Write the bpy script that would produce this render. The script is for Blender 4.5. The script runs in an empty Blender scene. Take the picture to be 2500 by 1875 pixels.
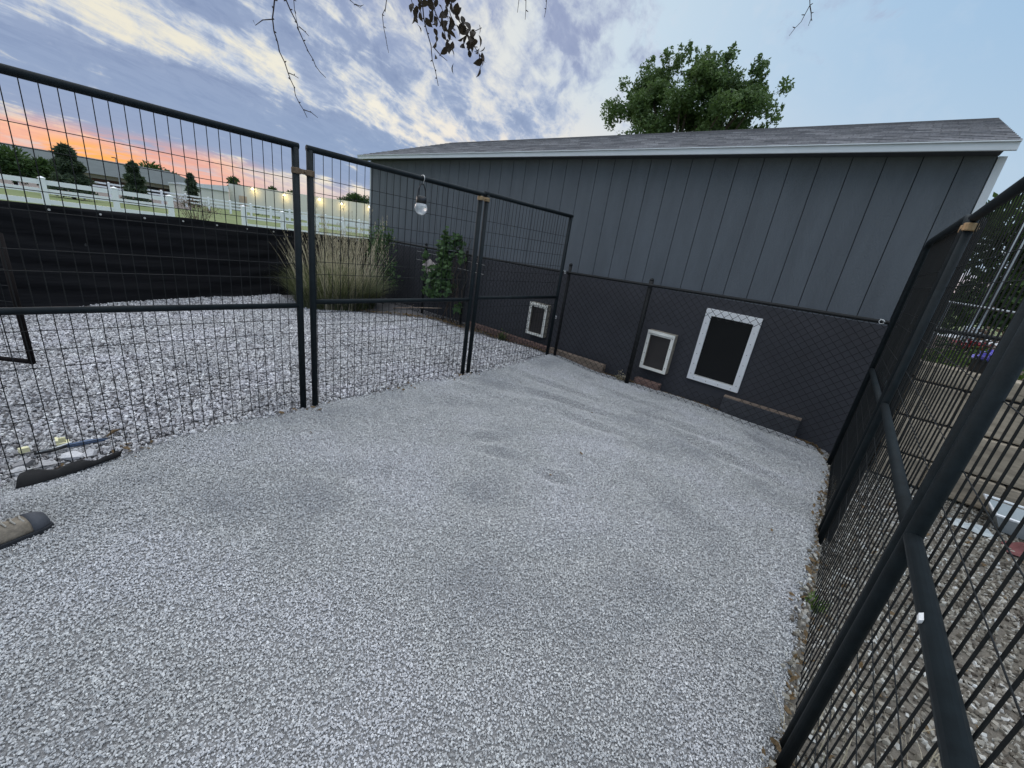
import bpy, bmesh, math, random
import numpy as np
from mathutils import Vector, Matrix
random.seed(7); rng = np.random.default_rng(11)
S = bpy.context.scene; COL = S.collection
R = math.radians
# ---------------------------------------------------------------- camera
cam = bpy.data.cameras.new('camera'); co = bpy.data.objects.new('camera', cam); COL.objects.link(co); S.camera = co
right = Vector((0.75141621, 0.64497871, 0.1391982)); down = Vector((0.31534032, -0.16571936, -0.9343969)); fwd = Vector((-0.57959827, 0.74601579, -0.32791201))
co.matrix_world = Matrix(((right.x, -down.x, -fwd.x, 0), (right.y, -down.y, -fwd.y, 0), (right.z, -down.z, -fwd.z, 1.45), (0, 0, 0, 1)))
cam.sensor_width = 36; cam.sensor_fit = 'HORIZONTAL'; cam.lens = 36 * 988.3 / 2500
cam.clip_start = .05; cam.clip_end = 2000
S.view_settings.view_transform = 'Standard'; S.view_settings.look = 'None'; S.view_settings.gamma = 1; S.view_settings.exposure = 0.0
# ---------------------------------------------------------------- world: dusk sky
W = bpy.data.worlds.new('World'); S.world = W; W.use_nodes = True
nt = W.node_tree; nt.nodes.clear()
def N(t, **k):
    n = nt.nodes.new(t)
    for a, b in k.items(): setattr(n, a, b)
    return n
def L(a, b): nt.links.new(a, b)
def M(op, a, b=None, c=None, clamp=False):
    n = N('ShaderNodeMath', operation=op); n.use_clamp = clamp
    for i, v in enumerate((a, b, c)):
        if v is None: continue
        if isinstance(v, (int, float)): n.inputs[i].default_value = v
        else: L(v, n.inputs[i])
    return n.outputs[0]
def MR(v, a, b, c=0., d=1., smooth=True):
    n = N('ShaderNodeMapRange'); n.interpolation_type = 'SMOOTHSTEP' if smooth else 'LINEAR'
    L(v, n.inputs[0])
    for i, x in enumerate((a, b, c, d)): n.inputs[i + 1].default_value = x
    return n.outputs[0]
def MIX(f, a, b, mode='MIX'):
    n = N('ShaderNodeMix', data_type='RGBA', blend_type=mode); n.clamp_factor = True
    for s, v in ((n.inputs[0], f), (n.inputs[6], a), (n.inputs[7], b)):
        if isinstance(v, (int, float)): s.default_value = v
        elif isinstance(v, tuple): s.default_value = (*v, 1)
        else: L(v, s)
    return n.outputs[2]
def DOT(v, d):
    n = N('ShaderNodeVectorMath', operation='DOT_PRODUCT'); L(v, n.inputs[0]); n.inputs[1].default_value = d; return n.outputs['Value']
def srgb(r, g, b):
    f = lambda c: (c / 255) / 12.92 if c / 255 < .04045 else ((c / 255 + .055) / 1.055) ** 2.4
    return (f(r), f(g), f(b))
tc = N('ShaderNodeTexCoord'); D = tc.outputs['Generated']
sep = N('ShaderNodeSeparateXYZ'); L(D, sep.inputs[0]); Z = sep.outputs[2]
SUNAZ = R(-83.5); SUNEL = R(2.0)
sd = (math.sin(SUNAZ), math.cos(SUNAZ), 0)
dS = DOT(D, sd)
zc = M('MAXIMUM', Z, 0.0)
den = M('ADD', zc, .13)
# cloud layer seen in perspective: bands run towards azimuth +10
A = R(10); al = (math.sin(A), math.cos(A), 0); ac = (math.cos(A), -math.sin(A), 0)
U = M('DIVIDE', DOT(D, al), den); V = M('DIVIDE', DOT(D, ac), den)
def coord(su, sv, off=0., sh=0.):
    c = N('ShaderNodeCombineXYZ'); L(M('MULTIPLY_ADD', U, su, off), c.inputs[0]); L(M('MULTIPLY_ADD', M('MULTIPLY_ADD', U, sh, V), sv, off * .7), c.inputs[1]); c.inputs[2].default_value = off * .37; return c.outputs[0]
def noise(vec, sc, det=6, ro=.55, dist=0.):
    n = N('ShaderNodeTexNoise'); L(vec, n.inputs['Vector']); n.inputs['Scale'].default_value = sc; n.inputs['Detail'].default_value = det; n.inputs['Roughness'].default_value = ro; n.inputs['Distortion'].default_value = dist; return n.outputs[0]
def RAMP(fac, st):
    n = N('ShaderNodeValToRGB'); L(fac, n.inputs[0]); e = n.color_ramp.elements
    e[0].position, e[0].color = st[0][0], (*st[0][1], 1); e[1].position, e[1].color = st[-1][0], (*st[-1][1], 1)
    for p, c in st[1:-1]: q = e.new(p); q.color = (*c, 1)
    return n.outputs[0]
n1 = noise(coord(.8, 1.1, 3.2, .45), 2.4, 8, .60, .7)     # wisps lie a little across the bands
n2 = noise(coord(.8, 1.3, 9., .6), 6.5, 7, .60, .5)
n3 = noise(coord(.35, 1.0, 17.), 1.1, 4, .5, .3)
Vw = M('ADD', V, M('MULTIPLY', M('SUBTRACT', n3, .5), .55))
prof = RAMP(MR(Vw, -6.5, 0, 0, 1, False), [(p, (v, v, v)) for p, v in ((0, .38), (.20, .40), (.27, .70), (.33, .88), (.49, .86), (.525, .70), (.548, .42), (.585, .40), (.612, .56), (.66, .70), (.74, .72), (.82, .66), (.90, .42), (1, .30))])
clear = MR(dS, .88, .50)
n4 = noise(D, 13., 7, .62, .3)
nm = M('ADD', M('MULTIPLY', M('SUBTRACT', n4, .5), 1.35), M('ADD', M('MULTIPLY', M('SUBTRACT', n1, .5), 1.25), M('MULTIPLY', M('SUBTRACT', n2, .5), 1.15)))
lowr = M('MULTIPLY', MR(dS, .55, .1), MR(Z, .45, .15))
dens = M('ADD', M('SUBTRACT', M('MULTIPLY_ADD', MR(dS, .84, .97), .09, prof), M('MULTIPLY', M('MULTIPLY', clear, MR(Z, .26, .42, 1., .62)), .50)), nm)
cov = MR(dens, .22, .74)
thick = MR(dens, .46, .95)
# open sky
open_ = RAMP(MR(dS, -.6, 1, 0, 1, False), [(0, srgb(130, 168, 212)), (.30, srgb(150, 186, 220)), (.50, srgb(168, 198, 226)), (.70, srgb(198, 217, 232)), (.84, srgb(224, 226, 224)), (.93, srgb(240, 237, 223)), (1, srgb(232, 226, 208))])
open_ = MIX(M('MULTIPLY', MR(n4, .47, .64), MR(dS, .25, .7, .12, .8)), open_, srgb(206, 216, 230))
lowR = M('MULTIPLY', MR(Z, .34, .10), M('MULTIPLY', MR(dS, .05, .5), MR(dS, .97, .8)))
open_ = MIX(M('MULTIPLY', lowR, .65), open_, srgb(248, 232, 216))
open_ = MIX(M('MULTIPLY', lowr, .55), open_, srgb(196, 214, 228))
pk = M('MULTIPLY', MR(Z, .22, .15), M('MULTIPLY', MR(dS, .15, .45), MR(dS, .85, .6)))
open_ = MIX(M('MULTIPLY', pk, .6), open_, srgb(250, 220, 200))
cl = MIX(thick, srgb(176, 190, 214), srgb(124, 142, 178))
cl = MIX(M('MULTIPLY', MR(n2, .35, .62), .35), cl, srgb(170, 186, 214))
cl = MIX(M('MULTIPLY', MR(Z, .22, .12), .75), cl, srgb(136, 160, 196))
cl = MIX(M('MULTIPLY', M('MULTIPLY', MR(Z, .24, .38), MR(dS, .95, .8)), .5), cl, srgb(150, 158, 190))
col = MIX(cov, open_, cl)
# light streaky gaps low in the dark bank, pale pink band at the horizon, orange glow
gap = M('MULTIPLY', MR(noise(coord(.8, 1.1, 41., -.1), 1.6, 6, .6), .56, .68), M('MULTIPLY', MR(Z, .13, .09), MR(Z, .03, .05)))
col = MIX(M('MULTIPLY', gap, .6), col, srgb(212, 208, 206))
hz = MR(Z, .075, .025)
col = MIX(M('MULTIPLY', hz, .9), col, srgb(216, 196, 196))
ngc = N('ShaderNodeCombineXYZ'); L(M('MULTIPLY', dS, 9.), ngc.inputs[0]); L(M('MULTIPLY', Z, 55.), ngc.inputs[1]); L(M('MULTIPLY', sep.outputs[1], 7.), ngc.inputs[2])
ng = noise(ngc.outputs[0], 1.0, 6, .62, .6)
glow = M('MULTIPLY', M('MULTIPLY', MR(Z, .088, .055), MR(Z, .002, .03)), MR(dS, .962, .992))
glow = M('MULTIPLY', glow, MR(ng, .34, .54))
col = MIX(M('MULTIPLY', glow, .64), col, srgb(253, 166, 128))
spot = M('MULTIPLY', MR(dS, .9960, .9995), M('MULTIPLY', MR(Z, .060, .046), MR(Z, .024, .036)))
col = MIX(M('MULTIPLY', spot, MR(ng, .40, .54)), col, (1.0, .46, .12))
# boost added to the unseen overhead sky to brighten the ground, dim below the horizon
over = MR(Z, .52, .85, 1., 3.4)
col = MIX(MR(Z, .48, .70), col, srgb(199, 204, 210))
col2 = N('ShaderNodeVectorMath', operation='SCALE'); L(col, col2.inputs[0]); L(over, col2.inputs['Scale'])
sky = N('ShaderNodeTexSky', sky_type='NISHITA'); sky.sun_disc = False; sky.sun_elevation = R(-1.5); sky.sun_rotation = SUNAZ % (2 * math.pi)
bg1 = N('ShaderNodeBackground'); L(sky.outputs[0], bg1.inputs[0]); bg1.inputs[1].default_value = .05
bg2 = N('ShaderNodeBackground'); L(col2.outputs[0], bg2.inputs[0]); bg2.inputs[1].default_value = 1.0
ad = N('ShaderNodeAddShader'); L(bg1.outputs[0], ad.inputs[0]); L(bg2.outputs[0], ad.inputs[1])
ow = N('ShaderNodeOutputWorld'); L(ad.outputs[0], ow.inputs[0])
# ---------------------------------------------------------------- sun (already under cloud, soft)
sl = bpy.data.lights.new('sun', 'SUN'); sl.energy = .5; sl.angle = R(25); sl.color = (1, .80, .66)
so = bpy.data.objects.new('sun', sl); COL.objects.link(so)
so.rotation_euler = Vector((sd[0], sd[1], math.tan(R(9)))).to_track_quat('Z', 'Y').to_euler()

# ================================================================ helpers
def link(o, parent=None):
    COL.objects.link(o)
    if parent is not None: o.parent = parent
    return o
def tag(o, label=None, cat=None, group=None, kind=None):
    for k, v in (('label', label), ('category', cat), ('group', group), ('kind', kind)):
        if v: o[k] = v
    return o
def empty(name, loc, label, cat, group=None, rz=0):
    o = bpy.data.objects.new(name, None); o.empty_display_size = .1; o.location = loc; o.rotation_euler.z = rz
    link(o); return tag(o, label, cat, group)
class MB:
    """collects geometry in WORLD coordinates (or local if parent is None)"""
    def __init__(s): s.v = []; s.f = []; s.n = 0
    def add(s, v, f):
        s.v.extend([tuple(map(float, p)) for p in v]); s.f.extend([tuple(i + s.n for i in q) for q in f]); s.n += len(v)
    def box(s, a, b):
        x0, y0, z0 = a; x1, y1, z1 = b
        s.add([(x0, y0, z0), (x1, y0, z0), (x1, y1, z0), (x0, y1, z0), (x0, y0, z1), (x1, y0, z1), (x1, y1, z1), (x0, y1, z1)],
              [(0, 3, 2, 1), (4, 5, 6, 7), (0, 1, 5, 4), (1, 2, 6, 5), (2, 3, 7, 6), (3, 0, 4, 7)])
    def obox(s, c, ax, ay, az):
        c, ax, ay, az = map(Vector, (c, ax, ay, az))
        p = [c + i * ax + j * ay + k * az for k in (-1, 1) for i, j in ((-1, -1), (1, -1), (1, 1), (-1, 1))]
        s.add(p, [(0, 3, 2, 1), (4, 5, 6, 7), (0, 1, 5, 4), (1, 2, 6, 5), (2, 3, 7, 6), (3, 0, 4, 7)])
    def tube(s, pts, r, n=10, cap=True):
        pts = [Vector(p) for p in pts]; k = len(pts)
        rs = r if isinstance(r, (list, tuple)) else [r] * k
        t0 = (pts[1] - pts[0]).normalized()
        a = t0.orthogonal().normalized(); vs = []
        for i, p in enumerate(pts):
            t = ((pts[min(i + 1, k - 1)] - pts[max(i - 1, 0)])).normalized()
            a = (a - t * a.dot(t))
            a = a.normalized() if a.length > 1e-6 else t.orthogonal().normalized()
            b = t.cross(a)
            for j in range(n):
                w = 2 * math.pi * j / n; vs.append(p + (a * math.cos(w) + b * math.sin(w)) * rs[i])
        fs = [(i * n + j, i * n + (j + 1) % n, (i + 1) * n + (j + 1) % n, (i + 1) * n + j) for i in range(k - 1) for j in range(n)]
        if cap: fs += [tuple(range(n - 1, -1, -1)), tuple((k - 1) * n + j for j in range(n))]
        s.add(vs, fs)
    def lathe(s, c, prof, n=20):
        vs = [(c[0] + r * math.cos(2 * math.pi * j / n), c[1] + r * math.sin(2 * math.pi * j / n), c[2] + z) for r, z in prof for j in range(n)]
        k = len(prof)
        fs = [(i * n + j, i * n + (j + 1) % n, (i + 1) * n + (j + 1) % n, (i + 1) * n + j) for i in range(k - 1) for j in range(n)]
        fs += [tuple(range(n - 1, -1, -1)), tuple((k - 1) * n + j for j in range(n))]
        s.add(vs, fs)
    def obj(s, name, mat, parent=None, smooth=False, bevel=0., **tags):
        v = s.v
        if parent is not None:
                im = PINV(parent); v = [tuple(im @ Vector(p)) for p in v]
        me = bpy.data.meshes.new(name); me.from_pydata(v, [], s.f); me.materials.append(mat)
        if smooth: me.polygons.foreach_set('use_smooth', [True] * len(me.polygons))
        me.update(); o = bpy.data.objects.new(name, me); link(o, parent)
        if bevel:
            m = o.modifiers.new('bevel', 'BEVEL'); m.width = bevel; m.segments = 2; m.limit_method = 'ANGLE'
        if tags: tag(o, **tags)
        return o
def WM(o):
    m = Matrix.Translation(o.location) @ o.rotation_euler.to_matrix().to_4x4()
    return WM(o.parent) @ m if o.parent else m
def PINV(o): return WM(o).inverted()
def mesh_np(name, V_, F_, mat, parent=None, smooth=False):
    """V_ (n,3) array, F_ (m,k) array with the same k"""
    me = bpy.data.meshes.new(name); n, m, k = len(V_), len(F_), F_.shape[1]
    if parent is not None:
        im = np.array(PINV(parent)); V_ = V_ @ im[:3, :3].T + im[:3, 3]
    me.vertices.add(n); me.vertices.foreach_set('co', np.asarray(V_, np.float32).ravel())
    me.loops.add(m * k); me.loops.foreach_set('vertex_index', np.asarray(F_, np.int32).ravel())
    me.polygons.add(m); me.polygons.foreach_set('loop_start', np.arange(0, m * k, k, dtype=np.int32))
    me.polygons.foreach_set('use_smooth', np.full(m, smooth))
    me.update(calc_edges=True); me.materials.append(mat)
    o = bpy.data.objects.new(name, me); return link(o, parent)

# ---------------------------------------------------------------- materials
def mat(name, c, rough=.6, metal=0., var=.0, vscale=5., bump=0., bscale=40., c2=None, spec=.5, stretch=(1, 1, 1), trans=0., emis=None, objrand=0., det=6):
    m = bpy.data.materials.new(name); m.use_nodes = True; t = m.node_tree; b = t.nodes['Principled BSDF']
    b.inputs['Base Color'].default_value = (*c, 1); b.inputs['Roughness'].default_value = rough; b.inputs['Metallic'].default_value = metal
    b.inputs['Specular IOR Level'].default_value = spec
    if trans: b.inputs['Transmission Weight'].default_value = trans
    if emis: b.inputs['Emission Color'].default_value = (*emis[0], 1); b.inputs['Emission Strength'].default_value = emis[1]
    tcn = t.nodes.new('ShaderNodeTexCoord'); mp = t.nodes.new('ShaderNodeMapping'); mp.inputs['Scale'].default_value = stretch
    t.links.new(tcn.outputs['Object'], mp.inputs[0])
    last = None
    if var or c2:
        n = t.nodes.new('ShaderNodeTexNoise'); n.inputs['Scale'].default_value = vscale; n.inputs['Detail'].default_value = det; n.inputs['Roughness'].default_value = .65
        t.links.new(mp.outputs[0], n.inputs['Vector'])
        mr = t.nodes.new('ShaderNodeMapRange'); t.links.new(n.outputs[0], mr.inputs[0]); mr.inputs[1].default_value = .3; mr.inputs[2].default_value = .7
        mx = t.nodes.new('ShaderNodeMix'); mx.data_type = 'RGBA'; t.links.new(mr.outputs[0], mx.inputs[0])
        ca = tuple(x * (1 - var) for x in c); cb = c2 if c2 else tuple(min(1, x * (1 + var)) for x in c)
        mx.inputs[6].default_value = (*ca, 1); mx.inputs[7].default_value = (*cb, 1)
        t.links.new(mx.outputs[2], b.inputs['Base Color']); last = mx.outputs[2]
    if objrand:
        oi = t.nodes.new('ShaderNodeObjectInfo'); mr = t.nodes.new('ShaderNodeMapRange'); t.links.new(oi.outputs['Random'], mr.inputs[0]); mr.inputs[3].default_value = 1 - objrand; mr.inputs[4].default_value = 1 + objrand
        sc = t.nodes.new('ShaderNodeVectorMath'); sc.operation = 'SCALE'
        if last: t.links.new(last, sc.inputs[0])
        else: sc.inputs[0].default_value = c
        t.links.new(mr.outputs[0], sc.inputs['Scale']); t.links.new(sc.outputs[0], b.inputs['Base Color'])
    if bump:
        n = t.nodes.new('ShaderNodeTexNoise'); n.inputs['Scale'].default_value = bscale; n.inputs['Detail'].default_value = 5; t.links.new(mp.outputs[0], n.inputs['Vector'])
        bp = t.nodes.new('ShaderNodeBump'); bp.inputs['Strength'].default_value = bump; bp.inputs['Distance'].default_value = .01
        t.links.new(n.outputs[0], bp.inputs['Height']); t.links.new(bp.outputs[0], b.inputs['Normal'])
    return m
def stone_mat(name, cols, rough=.85):
    m = bpy.data.materials.new(name); m.use_nodes = True; t = m.node_tree; b = t.nodes['Principled BSDF']; b.inputs['Roughness'].default_value = rough
    b.inputs['Specular IOR Level'].default_value = .3
    oi = t.nodes.new('ShaderNodeObjectInfo'); r = t.nodes.new('ShaderNodeValToRGB'); t.links.new(oi.outputs['Random'], r.inputs[0])
    e = r.color_ramp.elements
    for i, (p, c) in enumerate(cols):
        if i == 0: q = e[0]; q.position = p
        elif i == len(cols) - 1: q = e[1] if len(e) == 2 else e[-1]; q.position = p
        else: q = e.new(p)
        q.color = (*c, 1)
    n = t.nodes.new('ShaderNodeTexNoise'); n.inputs['Scale'].default_value = 90; g = t.nodes.new('ShaderNodeTexCoord'); t.links.new(g.outputs['Object'], n.inputs['Vector'])
    mr = t.nodes.new('ShaderNodeMapRange'); t.links.new(n.outputs[0], mr.inputs[0]); mr.inputs[3].default_value = .7; mr.inputs[4].default_value = 1.25
    sc = t.nodes.new('ShaderNodeVectorMath'); sc.operation = 'SCALE'; t.links.new(r.outputs[0], sc.inputs[0]); t.links.new(mr.outputs[0], sc.inputs['Scale'])
    ge = t.nodes.new('ShaderNodeNewGeometry'); pn = t.nodes.new('ShaderNodeTexNoise'); pn.inputs['Scale'].default_value = 1.3; pn.inputs['Detail'].default_value = 4; t.links.new(ge.outputs['Position'], pn.inputs['Vector'])
    tr = t.nodes.new('ShaderNodeValToRGB'); t.links.new(pn.outputs[0], tr.inputs[0]); q = tr.color_ramp.elements; q[0].position = .35; q[0].color = (.78, .79, .80, 1); q[1].position = .62; q[1].color = (1.02, 1.02, 1.035, 1); q2 = q.new(.48); q2.color = (.95, .955, .94, 1)
    mm = t.nodes.new('ShaderNodeMix'); mm.data_type = 'RGBA'; mm.blend_type = 'MULTIPLY'; mm.inputs[0].default_value = 1; t.links.new(sc.outputs[0], mm.inputs[6]); t.links.new(tr.outputs[0], mm.inputs[7]); t.links.new(mm.outputs[2], b.inputs['Base Color'])
    return m
def leaf_mat(name, c, c2, rough=.55, vscale=.8, stretch=(1, 1, 1)):
    m = mat(name, c, rough, c2=c2, vscale=vscale, spec=.2, stretch=stretch, det=2); t = m.node_tree; b = t.nodes['Principled BSDF']
    tr = t.nodes.new('ShaderNodeBsdfTranslucent'); tr.inputs[0].default_value = (c2[0] * 1.2, c2[1] * 1.3, c2[2], 1); mx = t.nodes.new('ShaderNodeMixShader'); mx.inputs[0].default_value = .25
    o = t.nodes['Material Output']; t.links.new(b.outputs[0], mx.inputs[1]); t.links.new(tr.outputs[0], mx.inputs[2]); t.links.new(mx.outputs[0], o.inputs[0])
    return m
MT = dict(
 paint=mat('black_green_powder_coat', (.009, .014, .017), .6, var=.3, vscale=24, bump=.12, bscale=160, spec=.17),
 wire=mat('black_wire', (.008, .010, .011), .65, var=.3, vscale=20, spec=.3),
 chain=mat('black_vinyl_chain_link', (.007, .008, .009), .6, spec=.35),
 brownm=mat('dark_brown_metal', (.007, .005, .005), .75, spec=.15, var=.2),
 fabric=mat('black_screen_fabric', (.006, .0063, .0078), .82, var=.35, vscale=3, bump=1., bscale=11, stretch=(1, .25, 3), spec=.2),
 cloth=mat('landscape_fabric', (.006, .006, .007), .9),
 siding=mat('grey_siding_paint', (.104, .119, .137), .82, var=.13, vscale=1.6, bump=.8, bscale=70, stretch=(3, 1, .6)),
 skirt=mat('charcoal_panel_paint', (.042, .043, .052), .85, var=.16, vscale=1.6, bump=.2, bscale=30),
 groove=mat('groove_shadow_backing', (.02, .023, .028), .9),
 white=mat('white_trim_paint', (.62, .66, .70), .55, var=.06, vscale=3),
 soffit=mat('dark_soffit', (.05, .055, .065), .8),
 doorwhite=mat('white_door_frame', (.76, .77, .79), .5, var=.05, vscale=9, bump=.1),
 doorcream=mat('cream_door_frame', (.78, .77, .72), .5, var=.06, vscale=12, bump=.1),
 doortan=mat('weathered_frame_side', (.30, .27, .22), .7, var=.3, vscale=20),
 flap=mat('brown_vinyl_flap', (.028, .024, .024), .35, var=.2, vscale=6),
 flapk=mat('black_vinyl_flap', (.005, .0055, .006), .55, spec=.25, var=.2, vscale=4),
 screw=mat('dull_screw', (.12, .12, .12), .4, metal=.8),
 timber=mat('weathered_timber', (.23, .175, .135), .85, var=.35, vscale=9, bump=.6, bscale=30, stretch=(.3, 1, 2)),
 timberd=mat('charcoal_timber', (.050, .052, .060), .85, var=.25, vscale=9, bump=.4),
 brick=mat('faded_red_brick', (.17, .105, .088), .9, var=.3, vscale=16, bump=.6, bscale=60),
 bark=mat('bark', (.06, .045, .036), .9, var=.35, vscale=12, bump=.8, bscale=30),
 twig=mat('dark_twig_bark', (.045, .030, .028), .8, var=.3, vscale=30),
 rust=mat('rusty_clamp', (.16, .11, .07), .6, metal=.3, var=.35, vscale=40),
 gold=mat('brass_clamp', (.36, .25, .14), .5, metal=.5, var=.2, vscale=30),
 zinc=mat('zinc', (.62, .62, .60), .35, metal=.7),
 lace=mat('grey_cord', (.38, .36, .32), .8),
 zip=mat('white_zip_tie', (.75, .77, .78), .5),
 glass=mat('clear_crackle_bulb', (.86, .90, .93), .18, trans=.55, bump=1., bscale=35),
 blackp=mat('black_plastic', (.012, .012, .014), .35),
 ground=mat('gravel_fines', (.31, .31, .315), .95, var=.3, vscale=160, bump=1., bscale=220, det=3),
 yard=mat('yard_gravel_fines', (.15, .145, .15), .95, var=.35, vscale=90, bump=1., bscale=120, det=3),
 soil=mat('soil_and_grit', (.13, .115, .095), .95, var=.35, vscale=30, bump=1., bscale=70),
 mulch=mat('brown_mulch', (.095, .065, .05), .95, var=.5, vscale=25, bump=1., bscale=50),
 lawn=mat('lawn_grass', (.095, .14, .042), .95, c2=(.17, .195, .075), vscale=.35, bump=.6, bscale=3),
 bank=mat('brown_planting_bank', (.14, .118, .105), .95, var=.35, vscale=1.2),
 road=mat('pale_driveway', (.42, .43, .44), .9, var=.1),
 vinyl=mat('white_vinyl_rail', (.82, .84, .86), .4, var=.03),
 cream=mat('cream_metal_wall', (.60, .61, .56), .7, var=.05, vscale=.4, bump=.15, bscale=3, stretch=(4, 4, .1)),
 greenroof=mat('grey_green_shingle', (.072, .090, .092), .85, var=.15, vscale=.8),
 redbrick=mat('dark_red_brick', (.13, .065, .055), .9, var=.25, vscale=1.5),
 beige=mat('beige_band', (.34, .30, .26), .8),
 lamp=mat('lit_wall_lamp', (1, .9, .7), .4, emis=((1, .80, .42), 6.)),
 block=mat('tan_retaining_block', (.35, .295, .225), .9, var=.45, vscale=3, bump=.8, bscale=25, stretch=(.5, 1, 2)),
 dark=mat('dark_opening', (.01, .01, .012), .6),
 pole=mat('white_pole', (.66, .72, .76), .4, var=.05),
 silver=mat('galvanised_rail', (.34, .36, .37), .4, metal=.5),
 bluep=mat('dull_blue_plastic', (.075, .115, .20), .45, var=.25, vscale=30),
 creamp=mat('cream_plastic', (.78, .74, .46), .5),
 purple=mat('violet_petals', (.28, .25, .75), .6, var=.2), red=mat('red_petals', (.32, .03, .04), .6),
 tubw=mat('white_tub', (.40, .44, .45), .45, var=.15, vscale=6), redc=mat('red_cloth', (.15, .05, .05), .8, var=.3, vscale=9), stone=mat('pale_scrap', (.42, .36, .35), .8, var=.25, vscale=20),
 shoe=mat('tan_shoe_leather', (.235, .20, .155), .7, var=.45, vscale=26, bump=.4), shoeg=mat('grey_rubber_toe', (.055, .06, .072), .7, var=.2, bump=.3), sole=mat('dark_rubber_sole', (.018, .021, .026), .8),
 trouser=mat('grey_trousers', (.13, .145, .175), .85, var=.15, bump=.3), shirt=mat('navy_shirt', (.05, .06, .09), .85, var=.1), skin=mat('skin', (.50, .31, .23), .55), hair=mat('brown_hair', (.05, .032, .022), .7),
)
def roof_mat():
    m = bpy.data.materials.new('asphalt_shingles'); m.use_nodes = True; t = m.node_tree; b = t.nodes['Principled BSDF']; b.inputs['Roughness'].default_value = .9
    g = t.nodes.new('ShaderNodeTexCoord'); mp = t.nodes.new('ShaderNodeMapping'); mp.inputs['Scale'].default_value = (1, 1.0, 1); t.links.new(g.outputs['Object'], mp.inputs[0])
    br = t.nodes.new('ShaderNodeTexBrick'); t.links.new(mp.outputs[0], br.inputs['Vector']); br.offset = .37; br.squash = 1
    br.inputs['Color1'].default_value = (.105, .108, .122, 1); br.inputs['Color2'].default_value = (.235, .235, .25, 1); br.inputs['Mortar'].default_value = (.12, .12, .13, 1)
    br.inputs['Scale'].default_value = 1.; br.inputs['Mortar Size'].default_value = .006; br.inputs['Brick Width'].default_value = .19; br.inputs['Row Height'].default_value = .135; br.inputs['Bias'].default_value = -.1
    n = t.nodes.new('ShaderNodeTexNoise'); n.inputs['Scale'].default_value = 60; n.inputs['Detail'].default_value = 4; t.links.new(g.outputs['Object'], n.inputs['Vector'])
    mx = t.nodes.new('ShaderNodeMix'); mx.data_type = 'RGBA'; mx.blend_type = 'OVERLAY'; mx.inputs[0].default_value = .6; n2_ = t.nodes.new('ShaderNodeTexNoise'); n2_.inputs['Scale'].default_value = 3.5; n2_.inputs['Detail'].default_value = 6; n2_.inputs['Roughness'].default_value = .7
    mp2 = t.nodes.new('ShaderNodeMapping'); mp2.inputs['Scale'].default_value = (.8, 3., 1); t.links.new(g.outputs['Object'], mp2.inputs[0]); t.links.new(mp2.outputs[0], n2_.inputs['Vector'])
    m0 = t.nodes.new('ShaderNodeMix'); m0.data_type = 'RGBA'; m0.blend_type = 'OVERLAY'; m0.inputs[0].default_value = .9; t.links.new(br.outputs[0], m0.inputs[6]); t.links.new(n2_.outputs[0], m0.inputs[7])
    t.links.new(m0.outputs[2], mx.inputs[6]); t.links.new(n.outputs[0], mx.inputs[7])
    t.links.new(mx.outputs[2], b.inputs['Base Color'])
    bp = t.nodes.new('ShaderNodeBump'); bp.inputs['Strength'].default_value = .6; bp.inputs['Distance'].default_value = .01; t.links.new(br.outputs[0], bp.inputs['Height']); t.links.new(bp.outputs[0], b.inputs['Normal'])
    return m
MT['roof'] = roof_mat()
LF = dict(tree=leaf_mat('tree_leaves', (.050, .090, .040), (.125, .185, .070)), dark=leaf_mat('dark_tree_leaves', (.030, .060, .024), (.075, .12, .042)),
 con=leaf_mat('conifer_needles', (.034, .055, .038), (.08, .105, .065), vscale=2), vine=leaf_mat('vine_leaves', (.035, .075, .03), (.10, .165, .07), vscale=6),
 grass=leaf_mat('ornamental_grass_blades', (.028, .045, .022), (.19, .20, .11), vscale=4, stretch=(9, 9, .7)), straw=leaf_mat('straw_stalks', (.22, .18, .125), (.62, .55, .43), vscale=4, stretch=(10, 10, .5)),
 brown=leaf_mat('brown_twigs', (.13, .085, .07), (.22, .16, .13), vscale=3), weed=leaf_mat('weed_leaves', (.05, .09, .03), (.12, .16, .05), vscale=6),
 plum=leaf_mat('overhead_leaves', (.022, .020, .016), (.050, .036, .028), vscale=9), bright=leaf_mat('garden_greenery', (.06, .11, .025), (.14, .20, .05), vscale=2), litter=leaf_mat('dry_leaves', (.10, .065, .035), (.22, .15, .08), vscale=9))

# ================================================================ ground
def sst(a, b, x): 
    t = np.clip((x - a) / (b - a), 0, 1); return t * t * (3 - 2 * t)
_w = [(rng.uniform(.5, 5.5), rng.uniform(0, 6.28), rng.uniform(0, 6.28)) for _ in range(26)]
DENTS = [(-1.62, 2.05, .13, .05, .5, .030), (-1.17, 2.12, .12, .05, .3, .034), (-1.85, 2.15, .16, .06, .8, .028), (-1.9, 3.4, .5, .05, .25, .028), (-1.5, 3.15, .45, .06, .1, .024), (-2.3, 3.7, .6, .06, .1, .024), (-.5, 3.6, .5, .07, -.2, .030), (-.9, 3.9, .5, .07, .1, .024), (-2.0, 1.1, .3, .1, .9, .020), (-.6, 2.5, .4, .08, -.5, .024), (-.2, 1.5, .3, .1, 1.2, .024), (-1.4, 1.5, .3, .1, .4, .018), (-2.5, 2.4, .3, .1, .9, .020), (-2.7, 3.0, .8, .09, .5, .016), (-1.0, 3.1, .9, .10, .7, .014), (-2.2, 2.9, .7, .08, .3, .014), (-1.6, 4.2, .5, .06, .0, .018), (-.3, 4.3, .35, .06, -.4, .018), (-.7, 1.6, .5, .12, .9, .014), (-1.9, .6, .4, .12, 1.2, .012)]
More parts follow.
